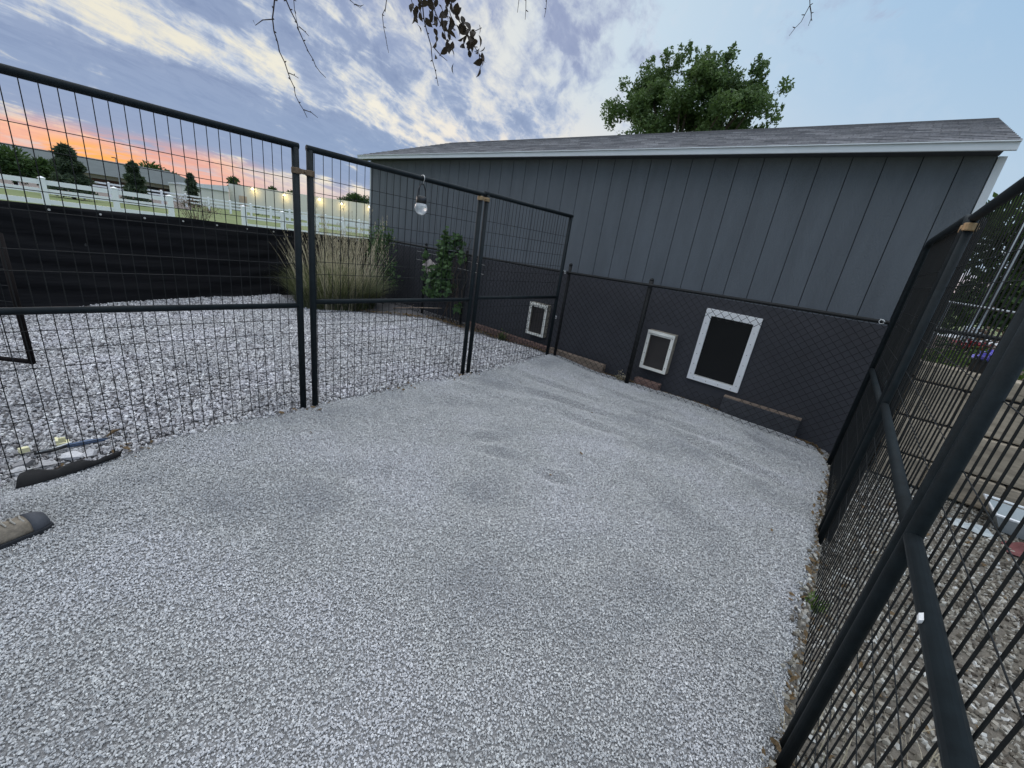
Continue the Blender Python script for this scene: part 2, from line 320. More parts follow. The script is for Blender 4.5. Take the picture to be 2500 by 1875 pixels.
def gz(x, y):
    x = np.asarray(x, float); y = np.asarray(y, float); z = np.zeros(np.broadcast(x, y).shape)
    for k, a, p in _w: z = z + .0035 / (k ** .55) * np.sin(k * (x * math.cos(a) + y * math.sin(a)) * 1.7 + p)
    for cx, cy, a, b, w, d in DENTS:
        u = (x - cx) * math.cos(w) + (y - cy) * math.sin(w); v = -(x - cx) * math.sin(w) + (y - cy) * math.cos(w)
        r2 = (u / a) ** 2 + (v / b) ** 2; z = z - d * np.exp(-r2) + .6 * d * np.exp(-((u / a) ** 2 + ((v - 1.6 * b) / b) ** 2))
    # dip by the near left gate
    z = z - .085 * sst(.9, -.3, y) * sst(-2.55, -2.95, x)
    # ground right of the run lies lower, gravel bank slopes down to it
    z = z - .10 * sst(.20, .34, x)
    # gravel mound by the shed base
    z = z - .05 * sst(4.80, 4.97, y) * sst(-3.3, -3.0, x) + .03 * np.exp(-((x + 3.0) ** 2 / .15 + (y - 4.5) ** 2 / .12))
    return z
def fine_edge_left(y): return -3.03 + .035 * np.sin(y * 2.3) + .02 * np.sin(y * 7.1) + .05 * sst(.5, -.2, y)
def fine_edge_right(y): return .255 + .015 * np.sin(y * 5.) + .012 * np.sin(y * 13. + 1)
def fine_edge_top(x):
    xs = [-3.4, -3.2, -2.7, -2.26, -1.91, -1.74, -1.45, -1.19, -.92, -.49, -.07, .12, .25, .4]; ys = [4.72, 4.90, 4.87, 4.84, 4.76, 4.79, 4.90, 4.93, 4.86, 4.92, 4.90, 4.78, 4.45, 4.2]
    return np.interp(x, xs, ys) + .012 * np.sin(x * 17.) + .01 * np.sin(x * 41.)
def grid(name, x0, x1, y0, y1, st, mt, dz=0.):
    nx = int((x1 - x0) / st) + 1; ny = int((y1 - y0) / st) + 1
    X, Y = np.meshgrid(np.linspace(x0, x1, nx), np.linspace(y0, y1, ny)); Zz = gz(X, Y) + dz
    V_ = np.stack([X, Y, Zz], -1).reshape(-1, 3); i = np.arange(nx * ny).reshape(ny, nx)
    F_ = np.stack([i[:-1, :-1], i[:-1, 1:], i[1:, 1:], i[1:, :-1]], -1).reshape(-1, 4)
    return tag(mesh_np(name, V_, F_, mt, smooth=True), kind='structure')
grid('gravel_path', -3.04, .27, -3.5, 4.98, .03, MT['ground'], -.005)
grid('gravel_yard', -8.2, -3.04, -3.5, 5.02, .05, MT['yard'], -.008)
grid('soil_strip', .27, 4.5, -3.5, 12, .05, MT['soil'])
g = MB(); g.add([(-900, -900, -.16), (900, -900, -.16), (900, 900, -.16), (-900, 900, -.16)], [(0, 1, 2, 3)]); g.obj('lawn', MT['lawn'], kind='structure')
def pol(az, el, d, z=None):
    a = R(az); zz = 1.45 + d * math.tan(R(el)) if z is None else z
    return Vector((d * math.sin(a), d * math.cos(a), zz))
def arc_strip(az0, az1, d0, d1, z, n=24, wob=0.):
    b = MB(); v = []
    for i in range(n + 1):
        a = az0 + (az1 - az0) * i / n; w = 1 + wob * math.sin(i * 1.7)
        v += [pol(a, 0, d0 * w, z), pol(a, 0, d1 * w, z)]
    b.add(v, [(2 * i, 2 * i + 2, 2 * i + 3, 2 * i + 1) for i in range(n)]); return b
arc_strip(-100, -76.8, 57, 97, -.10, wob=.02).obj('planting_bank', MT['bank'], kind='structure')
g = MB(); g.add([(2, 30, -.1), (60, 14, -.1), (62, 22, -.1), (2, 46, -.1)], [(0, 1, 2, 3)]); g.obj('driveway', MT['road'], kind='structure')

# ---------------------------------------------------------------- stones
def stone_objs(prefix, n, mt, flat=.65):
    c = bpy.data.collections.new(prefix)
    for i in range(n):
        bm = bmesh.new()
        for _ in range(11):
            d = Vector((random.gauss(0, 1), random.gauss(0, 1), random.gauss(0, 1))).normalized() * random.uniform(.38, .55)
            bm.verts.new((d.x, d.y * random.uniform(.7, 1), d.z * flat))
        r = bmesh.ops.convex_hull(bm, input=bm.verts)
        bmesh.ops.delete(bm, geom=[v for v in bm.verts if not v.link_faces], context='VERTS')
        me = bpy.data.meshes.new(prefix); bm.to_mesh(me); bm.free(); me.materials.append(mt)
        c.objects.link(bpy.data.objects.new(prefix, me))
    return c
def scatter(name, P, coll, smin, smax, label, seed=1, tilt=6.28):
    me = bpy.data.meshes.new(name); me.vertices.add(len(P)); me.vertices.foreach_set('co', np.asarray(P, np.float32).ravel()); me.update()
    o = bpy.data.objects.new(name, me); link(o); tag(o, label, None, None, 'stuff')
    t = bpy.data.node_groups.new(name, 'GeometryNodeTree')
    t.interface.new_socket(name='Geometry', in_out='INPUT', socket_type='NodeSocketGeometry'); t.interface.new_socket(name='Geometry', in_out='OUTPUT', socket_type='NodeSocketGeometry')
    a = t.nodes.new('NodeGroupInput'); z = t.nodes.new('NodeGroupOutput'); ip = t.nodes.new('GeometryNodeInstanceOnPoints'); ci = t.nodes.new('GeometryNodeCollectionInfo')
    ci.inputs['Collection'].default_value = coll; ci.inputs['Separate Children'].default_value = True; ci.inputs['Reset Children'].default_value = True
    ip.inputs['Pick Instance'].default_value = True
    rv = t.nodes.new('FunctionNodeRandomValue'); rv.data_type = 'FLOAT_VECTOR'; rv.inputs[0].default_value = (0, 0, 0); rv.inputs[1].default_value = (tilt, tilt, 6.28); rv.inputs['Seed'].default_value = seed
    rs = t.nodes.new('FunctionNodeRandomValue'); rs.data_type = 'FLOAT'; rs.inputs[2].default_value = smin; rs.inputs[3].default_value = smax; rs.inputs['Seed'].default_value = seed + 5
    t.links.new(a.outputs[0], ip.inputs['Points']); t.links.new(ci.outputs[0], ip.inputs['Instance']); t.links.new(rv.outputs[0], ip.inputs['Rotation']); t.links.new(rs.outputs[1], ip.inputs['Scale']); t.links.new(ip.outputs[0], z.inputs[0])
    m = o.modifiers.new('scatter', 'NODES'); m.node_group = t; return o
fineM = stone_mat('crushed_limestone', [(0, (.34, .34, .345)), (.12, (.46, .46, .465)), (.5, (.54, .54, .55)), (.85, (.62, .62, .625)), (1, (.76, .76, .76))])
coarseM = stone_mat('washed_limestone', [(0, (.14, .13, .135)), (.18, (.32, .31, .32)), (.5, (.50, .49, .505)), (.85, (.64, .63, .65)), (1, (.80, .80, .80))])
mixM = stone_mat('river_stone', [(0, (.09, .075, .06)), (.3, (.20, .18, .15)), (.6, (.32, .295, .25)), (.85, (.44, .42, .38)), (1, (.62, .62, .60))])
cf, cc, cm = stone_objs('limestone_chip', 9, fineM), stone_objs('limestone_rock', 9, coarseM), stone_objs('river_pebble', 8, mixM, .7)
def inview(P, mrg=.06):
    v = P - np.array([0, 0, 1.45]); cx = v @ np.array(right); cy = v @ np.array(down); cz = v @ np.array(fwd)
    u = cx / np.maximum(cz, .01) * .3953 / 1; w = cy / np.maximum(cz, .01) * .3953
    return (cz > .1) & (np.abs(u) < .5 + mrg) & (np.abs(w) < .375 + mrg)
def pts(n, x0, x1, y0, y1):
    P = np.stack([rng.uniform(x0, x1, n), rng.uniform(y0, y1, n)], -1); return P
P = pts(int(3.6 * 6.6 * 27000), -3.15, .45, -1.5, 5.1); m = (P[:, 0] > fine_edge_left(P[:, 1]) + rng.normal(0, .02, len(P))) & (P[:, 0] < fine_edge_right(P[:, 1]) + rng.normal(0, .018, len(P))) & (P[:, 1] < fine_edge_top(P[:, 0]) + rng.normal(0, .008, len(P)))
P = P[m]; P = np.c_[P, gz(P[:, 0], P[:, 1]) + rng.uniform(-.002, .005, len(P))]
# keep what lies within about two metres of the visible ground
P = P[inview(P, .12) | (rng.uniform(0, 1, len(P)) < .35)]
scatter('fine_gravel', P, cf, .0065, .0135, 'fine grey crushed limestone covering the floor of the run', 1)
P = pts(int(4.9 * 6.2 * 4600), -7.9, -2.97, -1.4, 4.75); e = fine_edge_left(P[:, 1]) + rng.normal(0, .03, len(P))
top = np.interp(P[:, 0], [-8, -6.6, -5.9, -5.4, -4.5, -3.74, -3.2], [2.9, 2.95, 3.9, 4.42, 4.47, 4.68, 4.62]) + rng.normal(0, .03, len(P))
P = P[(P[:, 0] < e) & (P[:, 1] < top)]
P = np.c_[P, gz(P[:, 0], P[:, 1]) + rng.uniform(-.002, .010, len(P))]
scatter('coarse_gravel', P, cc, .014, .038, 'pale coarse gravel covering the yard beyond the left panels', 3)
P = pts(int(3.2 * 7 * 2600), .22, 3.4, -1.2, 5.1); P = P[(P[:, 0] > fine_edge_right(P[:, 1]) + rng.normal(0, .02, len(P)))]; P = np.c_[P, gz(P[:, 0], P[:, 1]) + rng.uniform(-.002, .007, len(P))]
scatter('mixed_gravel', P, cm, .012, .042, 'brownish mixed gravel outside the right fence', 8)
# leaf litter and mulch along the shed foot and the right edge
def leafcoll(name, mt, n=4, w=.45):
    c = bpy.data.collections.new(name)
    for i in range(n):
        b = MB(); cv = random.uniform(.1, .3)
        v = [(-.5, 0, 0), (-.2, w * .5, cv * .3), (.2, w * .42, cv * .4), (.5, 0, cv), (.2, -w * .42, cv * .4), (-.2, -w * .5, cv * .3)]
        b.add(v, [(0, 1, 5), (1, 2, 4, 5), (2, 3, 4)]); me = bpy.data.meshes.new(name); me.from_pydata(b.v, [], b.f); me.materials.append(mt); c.objects.link(bpy.data.objects.new(name, me))
    return c
cl_ = leafcoll('dry_leaf', LF['litter'])
q = []
for _ in range(1700):
    x = random.uniform(-3.1, .2); q.append((x, float(fine_edge_top(x)) + random.gauss(.035, .022)))
for _ in range(1500):
    x = random.uniform(-7.2, -3.1); q.append((x, float(np.interp(x, [-7.3, -6.6, -5.9, -5.4, -4.5, -3.74, -3.2], [3.2, 3.2, 4.1, 4.55, 4.6, 4.8, 4.72])) + abs(random.gauss(0, .14))))
for _ in range(70): q.append((-3.03 + random.gauss(0, .05), random.choice((1.34, 3.04, 2.2, .2)) + random.gauss(0, .12)))
for _ in range(7): q.append((random.uniform(-2.9, .2), random.uniform(.8, 4.6)))
for _ in range(260): y = random.uniform(.7, 4.6); q.append((float(fine_edge_right(y)) + random.gauss(.03, .03), y))
for _ in range(500): q.append((random.uniform(.32, 2.6), random.uniform(.9, 4.6)))
q = np.array(q); P = np.c_[q, gz(q[:, 0], q[:, 1]) + rng.uniform(.004, .016, len(q))]
scatter('leaf_litter', P, cl_, .015, .05, 'dry brown leaf litter along the edges of the gravel', 5, .9)

# ================================================================ shed
SX0, SX1, SY, SYB, EZ = -8.28, .45, 5.0, 9.6, 2.586
shed = empty('shed', ((SX0 + SX1) / 2, SY, 0), 'long dark grey wooden shed with shingled gable roof behind the run', 'shed')
b = MB(); y0 = SY + .012
b.box((SX0 + .002, y0, -.15), (SX1 - .002, SYB, EZ + .06))
b.add([(SX0 + .004, y0 + .002, EZ + .06), (SX0 + .004, SYB - .002, EZ + .06), (SX0 + .004, 7.3, 3.33)], [(0, 1, 2)]); b.add([(SX1 - .004, y0 + .002, EZ + .06), (SX1 - .004, SYB - .002, EZ + .06), (SX1 - .004, 7.3, 3.33)], [(0, 1, 2)])
b.obj('wall_core', MT['groove'], shed)
b = MB(); sp = .236; x = -1.86 + sp * 10
edges = sorted([x - sp * i for i in range(60) if SX0 < x - sp * i < SX1] + [SX0, SX1])
for k, (a, c) in enumerate(zip(edges[:-1], edges[1:])):
    if c - a < .03: continue
    b.box((a + .0035, SY, -.1), (c - .0035, y0 + .001, EZ))
for side in (SX0, SX1):
    yy = SY + .02
    while yy < SYB - .05:
        ye = min(yy + sp - .007, SYB); b.box((min(side, side + (.012 if side < 0 else -.012)) - .004, yy, -.1), (max(side, side + (.012 if side < 0 else -.012)) + .004, ye, EZ)); yy += sp
b.obj('wall', MT['siding'], shed, label='dark grey vertically grooved wood siding')
b = MB()
segs = 40
for i in range(segs):   # lower charcoal panel with a gently rising top edge
    xa = SX0 + (SX1 - SX0) * i / segs; xb = SX0 + (SX1 - SX0) * (i + 1) / segs
    za = float(np.interp(xa, [-8, -4.6, -3.1, .3], [1.08, 1.12, 1.145, 1.215])); zb = float(np.interp(xb, [-8, -4.6, -3.1, .3], [1.08, 1.12, 1.145, 1.215]))
    b.add([(xa, 4.95, -.12), (xb, 4.95, -.12), (xb, 4.95, zb), (xa, 4.95, za), (xb, 4.997, zb), (xa, 4.997, za)], [(0, 1, 2, 3), (3, 2, 4, 5)])
b.obj('skirt_panel', MT['skirt'], shed, label='smooth charcoal panel below the siding')
# roof
OH = .16; ex0, ex1 = SX0 - .22, SX1 + .066; ey = SY - OH; yr, zr = 7.3, 3.47; ez = 2.637; eyb = 2 * yr - ey
b = MB(); th = .03
def slab(b, x0, x1, y0, z0, y1, z1, t):
    b.add([(x0, y0, z0), (x1, y0, z0), (x1, y1, z1), (x0, y1, z1), (x0, y0, z0 + t), (x1, y0, z0 + t), (x1, y1, z1 + t), (x0, y1, z1 + t)], [(0, 3, 2, 1), (4, 5, 6, 7), (0, 1, 5, 4), (1, 2, 6, 5), (2, 3, 7, 6), (3, 0, 4, 7)])
nrow = 18; sl_ = (zr - ez) / (yr - ey)
for s in (0, 1):
    for i in range(nrow):   # overlapping shingle courses
        a = i / nrow; c = (i + 1) / nrow + .012
        ya, yb2 = ey - .02 + (yr - ey + .02) * a, ey - .02 + (yr - ey + .02) * min(c, 1); za, zb2 = ez + sl_ * (ya - ey) + .010, ez + sl_ * (yb2 - ey)
        if s: ya, yb2 = 2 * yr - ya, 2 * yr - yb2
        slab(b, ex0, ex1, ya, za, yb2, zb2, .012)
roofo = b.obj('roof', MT['roof'], shed)
b = MB(); slab(b, ex0 + .01, ex1 - .01, ey + .01, ez - .02, yr, zr - .02, .028); slab(b, ex0 + .01, ex1 - .01, eyb - .01, ez - .02, yr, zr - .02, .028); b.obj('roof_deck', MT['soffit'], shed)
b = MB(); b.box((ex0, ey - .012, ez - .056), (ex1, ey + .012, ez - .002)); b.box((ex0 - .002, ey - .026, ez - .002), (ex1 + .002, ey + .008, ez + .008))
b.obj('fascia', MT['white'], shed, bevel=.003)
b = MB(); b.box((ex0 + .02, ey + .013, EZ - .004), (SX1 + .004, SY - .002, EZ + .01)); b.obj('soffit', MT['soffit'], shed)
for sx in (ex0, ex1 - .022):
    b = MB()
    for s in (0, 1):
        y_e = ey if not s else eyb
        b.add([(sx, y_e, ez - .058), (sx + .022, y_e, ez - .058), (sx + .022, yr, zr - .058), (sx, yr, zr - .058), (sx, y_e, ez + .001), (sx + .022, y_e, ez + .001), (sx + .022, yr, zr + .001), (sx, yr, zr + .001)], [(0, 3, 2, 1), (4, 5, 6, 7), (0, 1, 5, 4), (1, 2, 6, 5), (2, 3, 7, 6), (3, 0, 4, 7)])
    b.obj('barge_board', MT['white'], shed)
b = MB(); b.box((SX1 + .005, SY + .004, -.1), (SX1 + .055, SY + .10, EZ - .004)); b.obj('corner_trim', MT['white'], shed, bevel=.003)
b = MB(); b.box((SX0 - .04, SY + .004, -.1), (SX0 - .004, SY + .10, EZ - .004)); b.obj('corner_trim', MT['white'], shed, bevel=.003)
# pet doors (parts of the shed)
def pet_door(x0, x1, z0, z1, dep, bw, matf, matflap, label, skew=0., big=False):
    y1 = 4.948; yf = y1 - dep
    root = MB()
    top = bw * (1.35 if not big else 1.15)
    def quad(xa, xb, za, zb, ya, yb): root.box((xa, ya, za), (xb, yb, zb))
    quad(x0, x0 + bw, z0, z1, yf, y1); quad(x1 - bw, x1, z0, z1, yf, y1); quad(x0 + bw, x1 - bw, z1 - top, z1, yf, y1); quad(x0 + bw, x1 - bw, z0, z0 + bw * .85, yf, y1)
    d = root.obj('pet_door', MT['doortan'] if not big else matf, shed, bevel=.003, label=label)
    f = MB(); t = .006; ya, yb = yf - t, yf - .0004
    f.box((x0, ya, z0), (x0 + bw, yb, z1)); f.box((x1 - bw, ya, z0), (x1, yb, z1)); f.box((x0 + bw, ya, z1 - top), (x1 - bw, yb, z1)); f.box((x0 + bw, ya, z0), (x1 - bw, yb, z0 + bw * .85))
    f.obj('frame', matf, d, bevel=.0025)
    f = MB(); n = 14
    for i in range(n):
        za = z0 + bw * .8 + (z1 - top - z0 - bw * .8 + .01) * i / n; zb = z0 + bw * .8 + (z1 - top - z0 - bw * .8 + .01) * (i + 1) / n
        ca = .012 * math.sin(math.pi * i / n); cb = .012 * math.sin(math.pi * (i + 1) / n)
        yq = yf + (.02 if not big else .006); f.add([(x0 + bw * .9, yq + ca, za), (x1 - bw * .9, yq + ca, za), (x1 - bw * .9, yq + cb, zb), (x0 + bw * .9, yq + cb, zb)], [(0, 1, 2, 3)])
    f.obj('flap', matflap, d, smooth=True)
    if big:
        f = MB(); f.box((x0 + bw, yf + .004, z0 + bw * .85 + .001), (x1 - bw, yf + .016, z0 + bw * .85 + .012)); f.obj('threshold', MT['zinc'], d)
    else:
        f = MB(); f.tube([(x0 + bw * .5, ya - .004, z1 - top * .55), (x1 - bw * .5, ya - .004, z1 - top * .55)], .009, 8); f.obj('hinge_bar', matf, d, smooth=True)
    k = MB(); nz = 4 if not big else 7
    for i in range(nz):
        zz = z0 + (z1 - z0) * (i + .6) / nz
        for xx in (x0 + bw * .5, x1 - bw * .5): k = MB(); k.tube([(xx, ya - .0025, zz), (xx, ya + .001, zz)], .0042, 8); k.obj('screw', MT['screw'], d)
    if big:
        for i in range(4): k = MB(); k.tube([(x0 + (x1 - x0) * (i + .6) / 4.2, ya - .0025, z0 + bw * .4), (x0 + (x1 - x0) * (i + .6) / 4.2, ya + .001, z0 + bw * .4)], .0042, 8); k.obj('screw', MT['screw'], d)
    return d
pet_door(-3.66, -3.335, .19, .665, .09, .042, MT['doorcream'], MT['flap'], 'small white framed pet door nearest the corner post, behind the panel mesh')
pet_door(-1.812, -1.48, .21, .69, .10, .040, MT['doorcream'], MT['flap'], 'small weathered white pet door between the black post and the large door')
pet_door(-1.25, -.69, .235, 1.065, .022, .066, MT['doorwhite'], MT['flapk'], 'large flat white framed pet door with black flap', big=True)
# things along the shed foot
def timber(name, x0, x1, y0, y1, z0, z1, mt, label, cat, rz=0.):
    b = MB(); n = 8
    for i in range(n): pass
    b.box((x0, y0, z0), (x1, y1, z1)); o = b.obj(name, mt, bevel=.006); tag(o, label, cat); return o
timber('landscape_timber', -3.16, -2.26, 4.79, 4.87, -.06, .10, MT['timber'], 'pale weathered timber lying against the shed foot, left of the black post', 'timber')
timber('brick', -1.82, -1.50, 4.80, 4.90, -.05, .075, MT['brick'], 'single reddish brick half buried below the small pet door', 'brick')
o = timber('landscape_timber', -.80, -.06, 4.86, 4.945, -.02, .165, MT['timberd'], 'dark painted timber against the shed foot, right of the large pet door', 'timber')
b = MB(); b.box((-.80, 4.868, .166), (-.06, 4.944, .178)); b.obj('bare_top_edge', MT['timber'], o)
timber('landscape_timber', -4.9, -3.2, 4.80, 4.88, -.06, .09, MT['brick'], 'reddish brown timber edging at the shed foot behind the left panels', 'timber')

# ================================================================ chain link fence
FY = 4.70
def railz(x): return float(np.interp(x, [-7.6, -7.0, -4.75, -3.08, -.57, .24, 1.0, 3.4], [1.15, 1.15, 1.158, 1.174, 1.237, 1.253, 1.285, 1.36]))
cfence = empty('chain_link_fence', (-2.2, FY, 0), 'low black chain link fence running in front of the shed wall', 'fence')
b = MB(); b.tube([(x, FY, railz(x)) for x in np.linspace(-7.6, 3.4, 34)], .017, 10); b.obj('top_rail', MT['chain'], cfence, smooth=True)
for x, tall in ((-7.55, .05), (-6.0, .04), (-4.95, .04), (-2.99, .09), (-1.87, .05), (.33, .04), (2.4, .04)):
    b = MB(); z = railz(x) + tall; b.tube([(x, FY + .02, -.2), (x, FY + .02, z)], .021 if x != -1.87 else .027, 12); b.lathe((x, FY + .02, z), [(.024, 0), (.025, .012), (.012, .028), (.001, .032)], 12); b.obj('post', MT['chain'], cfence, smooth=True)
HOLES = [(-3.49, -3.21, .20, .60), (-1.74, -1.40, .22, .78), (-1.185, -.665, .22, .965)]
def inhole(x, z): return any(a < x < c and d < z < e for a, c, d, e in HOLES)
b = MB(); pw, ph, CW = .082, .080, .0031; x = -7.5; k = 0
while x < .30:      # each vertical wire zigzags between its neighbours
    zt = railz(x) - .004; n = int((zt + .05) / (ph / 2)) + 1; prev = None; off = (k % 2)
    run = []
    for i in range(n + 1):
        z = zt - i * ph / 2; s = 1 if (i % 2) else -1
        px = x + s * pw / 4; p = (px, FY - .018 + (.003 if s > 0 else -.003), z)
        if inhole(px, z):
            if len(run) > 1: b.tube(run, CW, 5, False)
            run = []
        else: run.append(p)
    if len(run) > 1: b.tube(run, CW, 5, False)
    x += pw / 2 if False else pw / 2; k += 1
    # mirror the phase of every second wire
    if True:
        zt2 = railz(x) - .004; run = []
        for i in range(n + 1):
            z = zt2 - i * ph / 2; s = -1 if (i % 2) else 1
            px = x + s * pw / 4; p = (px, FY - .018 + (.003 if s > 0 else -.003), z)
            if inhole(px, z):
                if len(run) > 1: b.tube(run, CW, 5, False)
                run = []
            else: run.append(p)
        if len(run) > 1: b.tube(run, CW, 5, False)
        x += pw / 2
b.obj('mesh', MT['chain'], cfence)
b = MB()
for zf in (.92, .80): b.tube([(-6.2, FY - .02, railz(-5) * zf), (-4.9, FY - .02, railz(-5) * zf), (-4.5, FY - .02, railz(-4.5) * (zf - .01))], .002, 5)
b.obj('tension_wire', MT['zinc'], cfence)

# ================================================================ kennel panels
def round_frame(b, p_of, u0, u1, z0, z1, r, R_=.07):
    """one bent tube: up, rounded corner, along, rounded corner, down; p_of(u,z) -> world"""
    pts = [p_of(u0, z0)]
    for i in range(7): w = math.pi / 2 * i / 6; pts.append(p_of(u0 + R_ * (1 - math.cos(w)), z1 - R_ * (1 - math.sin(w))))
    for i in range(7): w = math.pi / 2 * i / 6; pts.append(p_of(u1 - R_ * (1 - math.sin(w)), z1 - R_ * (1 - math.cos(w))))
    pts.append(p_of(u1, z0)); b.tube(pts, r, 12)
def hrows():
    return [1.638, 1.543, 1.364, 1.273, 1.096, .996, .70, .6, .506, .323, .226, .046, -.05]
def panel(P0, P1, zt, mid, label, side, step=.0565, vr=.0022, hr=.0020, zb=-.09, bent=False, rows=None, postb=-.05, r=.0205, rail_ext=(.02, .02), postr=.0225, bottom=None):
    """P0,P1: (x,y) of the two post centres; mesh hangs on `side` (+1/-1 in x)"""
    P0 = Vector((*P0, 0)); P1 = Vector((*P1, 0)); d = (P1 - P0); Lh = d.length; d.normalize(); nrm = Vector((side, 0, 0))
    root = empty('kennel_panel', ((P0 + P1) / 2), label, 'fence panel', 'black welded wire kennel panels of the run')
    pf = lambda u, z, o=0.: P0 + d * u + Vector((0, 0, z)) + nrm * o
    if bent:
        b = MB(); round_frame(b, lambda u, z: pf(u, z), 0, Lh, postb, zt, r); b.obj('frame', MT['paint'], root, smooth=True)
    else:
        b = MB(); b.tube([pf(-rail_ext[0], zt), pf(Lh + rail_ext[1], zt)], r, 14); b.obj('top_rail', MT['paint'], root, smooth=True)
        for u in (0, Lh):
            b = MB(); b.tube([pf(u, postb), pf(u, zt - r * .4)], postr, 14); b.obj('post', MT['paint'], root, smooth=True)
    if mid:
        b = MB(); b.tube([pf(postr * .5, mid), pf(Lh - postr * .5, mid)], .0185, 14); b.obj('mid_rail', MT['paint'], root, smooth=True)
    if bottom is not None:
        b = MB(); b.tube([pf(.01, bottom), pf(Lh - .01, bottom)], .016, 10); b.obj('bottom_rail', MT['paint'], root, smooth=True)
    b = MB(); rr = random.Random(int(Lh * 1000)); u = step * .6
    while u < Lh - step * .3:
        j = rr.gauss(0, .0012); w = rr.gauss(0, .0012)
        b.tube([pf(u + j, zb, .021), pf(u + j + w, .9, .0215 + w), pf(u + j, zt, .020)], vr, 5, False); u += step
    for z in (rows or hrows()): b.tube([pf(0, z, .0165), pf(Lh * .5, z + rr.gauss(0, .001), .0165), pf(Lh, z, .0165)], hr, 5, False)
    b.obj('wire_mesh', MT['wire'], root)
    return root
GX = -3.04
panel((GX, -1.75), (GX, 1.295), 1.835, .805, 'largest kennel panel, left of the joined pair of posts, in front of the black screen', -1, zb=-.10, bottom=None)
r2 = [1.67, 1.578, 1.425, 1.325, 1.117, 1.028, .745, .647, .572, .467, .364, .270, .175, .08, .0]
panel((GX, 1.388), (GX, 3.00), 1.838, .830, 'kennel panel between the two pairs of posts, with a hanging lantern on its rail', -1, step=.0625, rows=r2, rail_ext=(.02, .045), zb=-.05)
panel((GX, 3.085), (GX, 4.60), 1.852, .848, 'kennel panel on the left that meets the chain link fence', -1, step=.0565, rows=[1.61, 1.508, 1.38, 1.242, 1.131, 1.03, .745, .65, .55, .45, .35, .25, .15, .05], rail_ext=(.036, .03), zb=-.02, bottom=-.005)
def clamp(loc, mt, label, w=.055, rz=0.):
    x, y, z = loc; b = MB()
    for s in (-1, 1): b.lathe((x, y + s * w * .82, z - .018), [(.0275, 0), (.0285, .004), (.0285, .032), (.0275, .036)], 16)
    b.box((x + .010, y - w * .8, z - .015), (x + .026, y + w * .8, z + .015)); b.tube([(x + .024, y, z), (x + .040, y, z)], .006, 8)
    return tag(b.obj('pipe_clamp', mt, smooth=False, bevel=.002), label, 'clamp', 'metal clamps joining the panels')
clamp((GX, 1.342, 1.690), MT['rust'], 'rusty two loop clamp joining the nearer left pair of posts')
clamp((GX, 3.042, 1.800), MT['gold'], 'brass clamp under the rail at the farther left pair of posts')
# right side of the run
RX = .292
panel((RX, -1.25), (RX, 1.36), 1.85, .89, 'nearest right kennel panel with gravel and straw behind it', 1, postr=.0185, vr=.0026, hr=.0014, zb=-.14, postb=-.13)
panel((RX, 1.435), (RX, 3.02), 1.87, .885, 'middle right kennel panel in front of the tan retaining blocks', 1, postr=.0185, vr=.0026, hr=.0014, zb=-.14, postb=-.13)
panel((RX - .006, 3.10), (.262, 4.52), 1.885, .865, 'far right kennel panel with rounded top corner beside the shed', 1, vr=.0026, hr=.0014, zb=-.1, bent=True, postb=-.1)
panel((RX + .045, 3.16), (RX + .03, 4.44), 1.885, .865, 'second rounded panel doubled up behind the far right one', 1, vr=.0026, hr=.0014, zb=-.1, bent=True, postb=-.1)
clamp((RX, 3.062, 1.825), MT['gold'], 'bright brass clamp at the top of the right fence')
clamp((RX, 1.398, 1.70), MT['rust'], 'dark clamp joining the nearest pair of right posts')
# zip ties
def ziptie(loc, d, label, r=.018, tail=.035):
    x, y, z = loc; b = MB(); ring = [(x + r * math.cos(w) * d[0], y + r * math.cos(w) * d[1], z + r * math.sin(w)) for w in np.linspace(0, 6.0, 16)]
    b.tube(ring, .0022, 6); b.tube([ring[0], (ring[0][0] - tail * .4, ring[0][1] - .01, ring[0][2] + .012), (ring[0][0] - tail, ring[0][1] - .015, ring[0][2] + .02)], .0022, 6)
    return tag(b.obj('zip_tie', MT['zip'], smooth=True), label, 'zip tie', 'white zip ties on the fences')
ziptie((GX + .02, 4.66, 1.175), (0, 1), 'white zip tie where the corner post meets the chain link rail')
ziptie((GX + .02, 4.63, .58), (0, 1), 'white zip tie low on the corner post beside the small pet door')
ziptie((.20, 4.67, 1.255), (1, 0), 'white zip tie where the chain link rail reaches the right panels')
b = MB(); b.obox((RX - .019, .985, .899), (.003, .001, .002), (.001, .013, 0), (0, 0, .004)); tag(b.obj('zip_tie', MT['zip']), 'short white cut tie on the nearest middle rail at right', 'zip tie', 'white zip ties on the fences')

# ---------------------------------------------------------------- lantern
lx, ly = GX, 2.31
lan = empty('hanging_lantern', (lx, ly, 1.62), 'clear round hanging lantern with black cap and loop handle on the panel rail', 'lantern')
b = MB(); b.tube([(lx + .01, ly + .004, 1.800)] + [(lx + .0255 * math.sin(w), ly, 1.838 + .0265 * math.cos(w)) for w in np.linspace(2.5, -1.9, 12)], .0035, 7); b.obj('hook', MT['zinc'], lan, smooth=True)
b = MB(); b.tube([(lx, ly - .036, 1.665), (lx, ly - .040, 1.70), (lx, ly - .034, 1.755), (lx, ly - .012, 1.795), (lx, ly + .012, 1.797), (lx, ly + .034, 1.755), (lx, ly + .040, 1.70), (lx, ly + .036, 1.665)], .0045, 7); b.obj('handle', MT['blackp'], lan, smooth=True)
b = MB(); b.lathe((lx, ly, 1.648), [(.040, 0), (.043, .005), (.042, .048), (.030, .056), (.002, .058)], 20); b.obj('cap', MT['blackp'], lan, smooth=True)
b = MB(); b.lathe((lx, ly, 1.555), [(.004, 0), (.030, .008), (.048, .028), (.055, .052), (.050, .076), (.038, .093)], 20); b.obj('bulb', MT['glass'], lan, smooth=True)

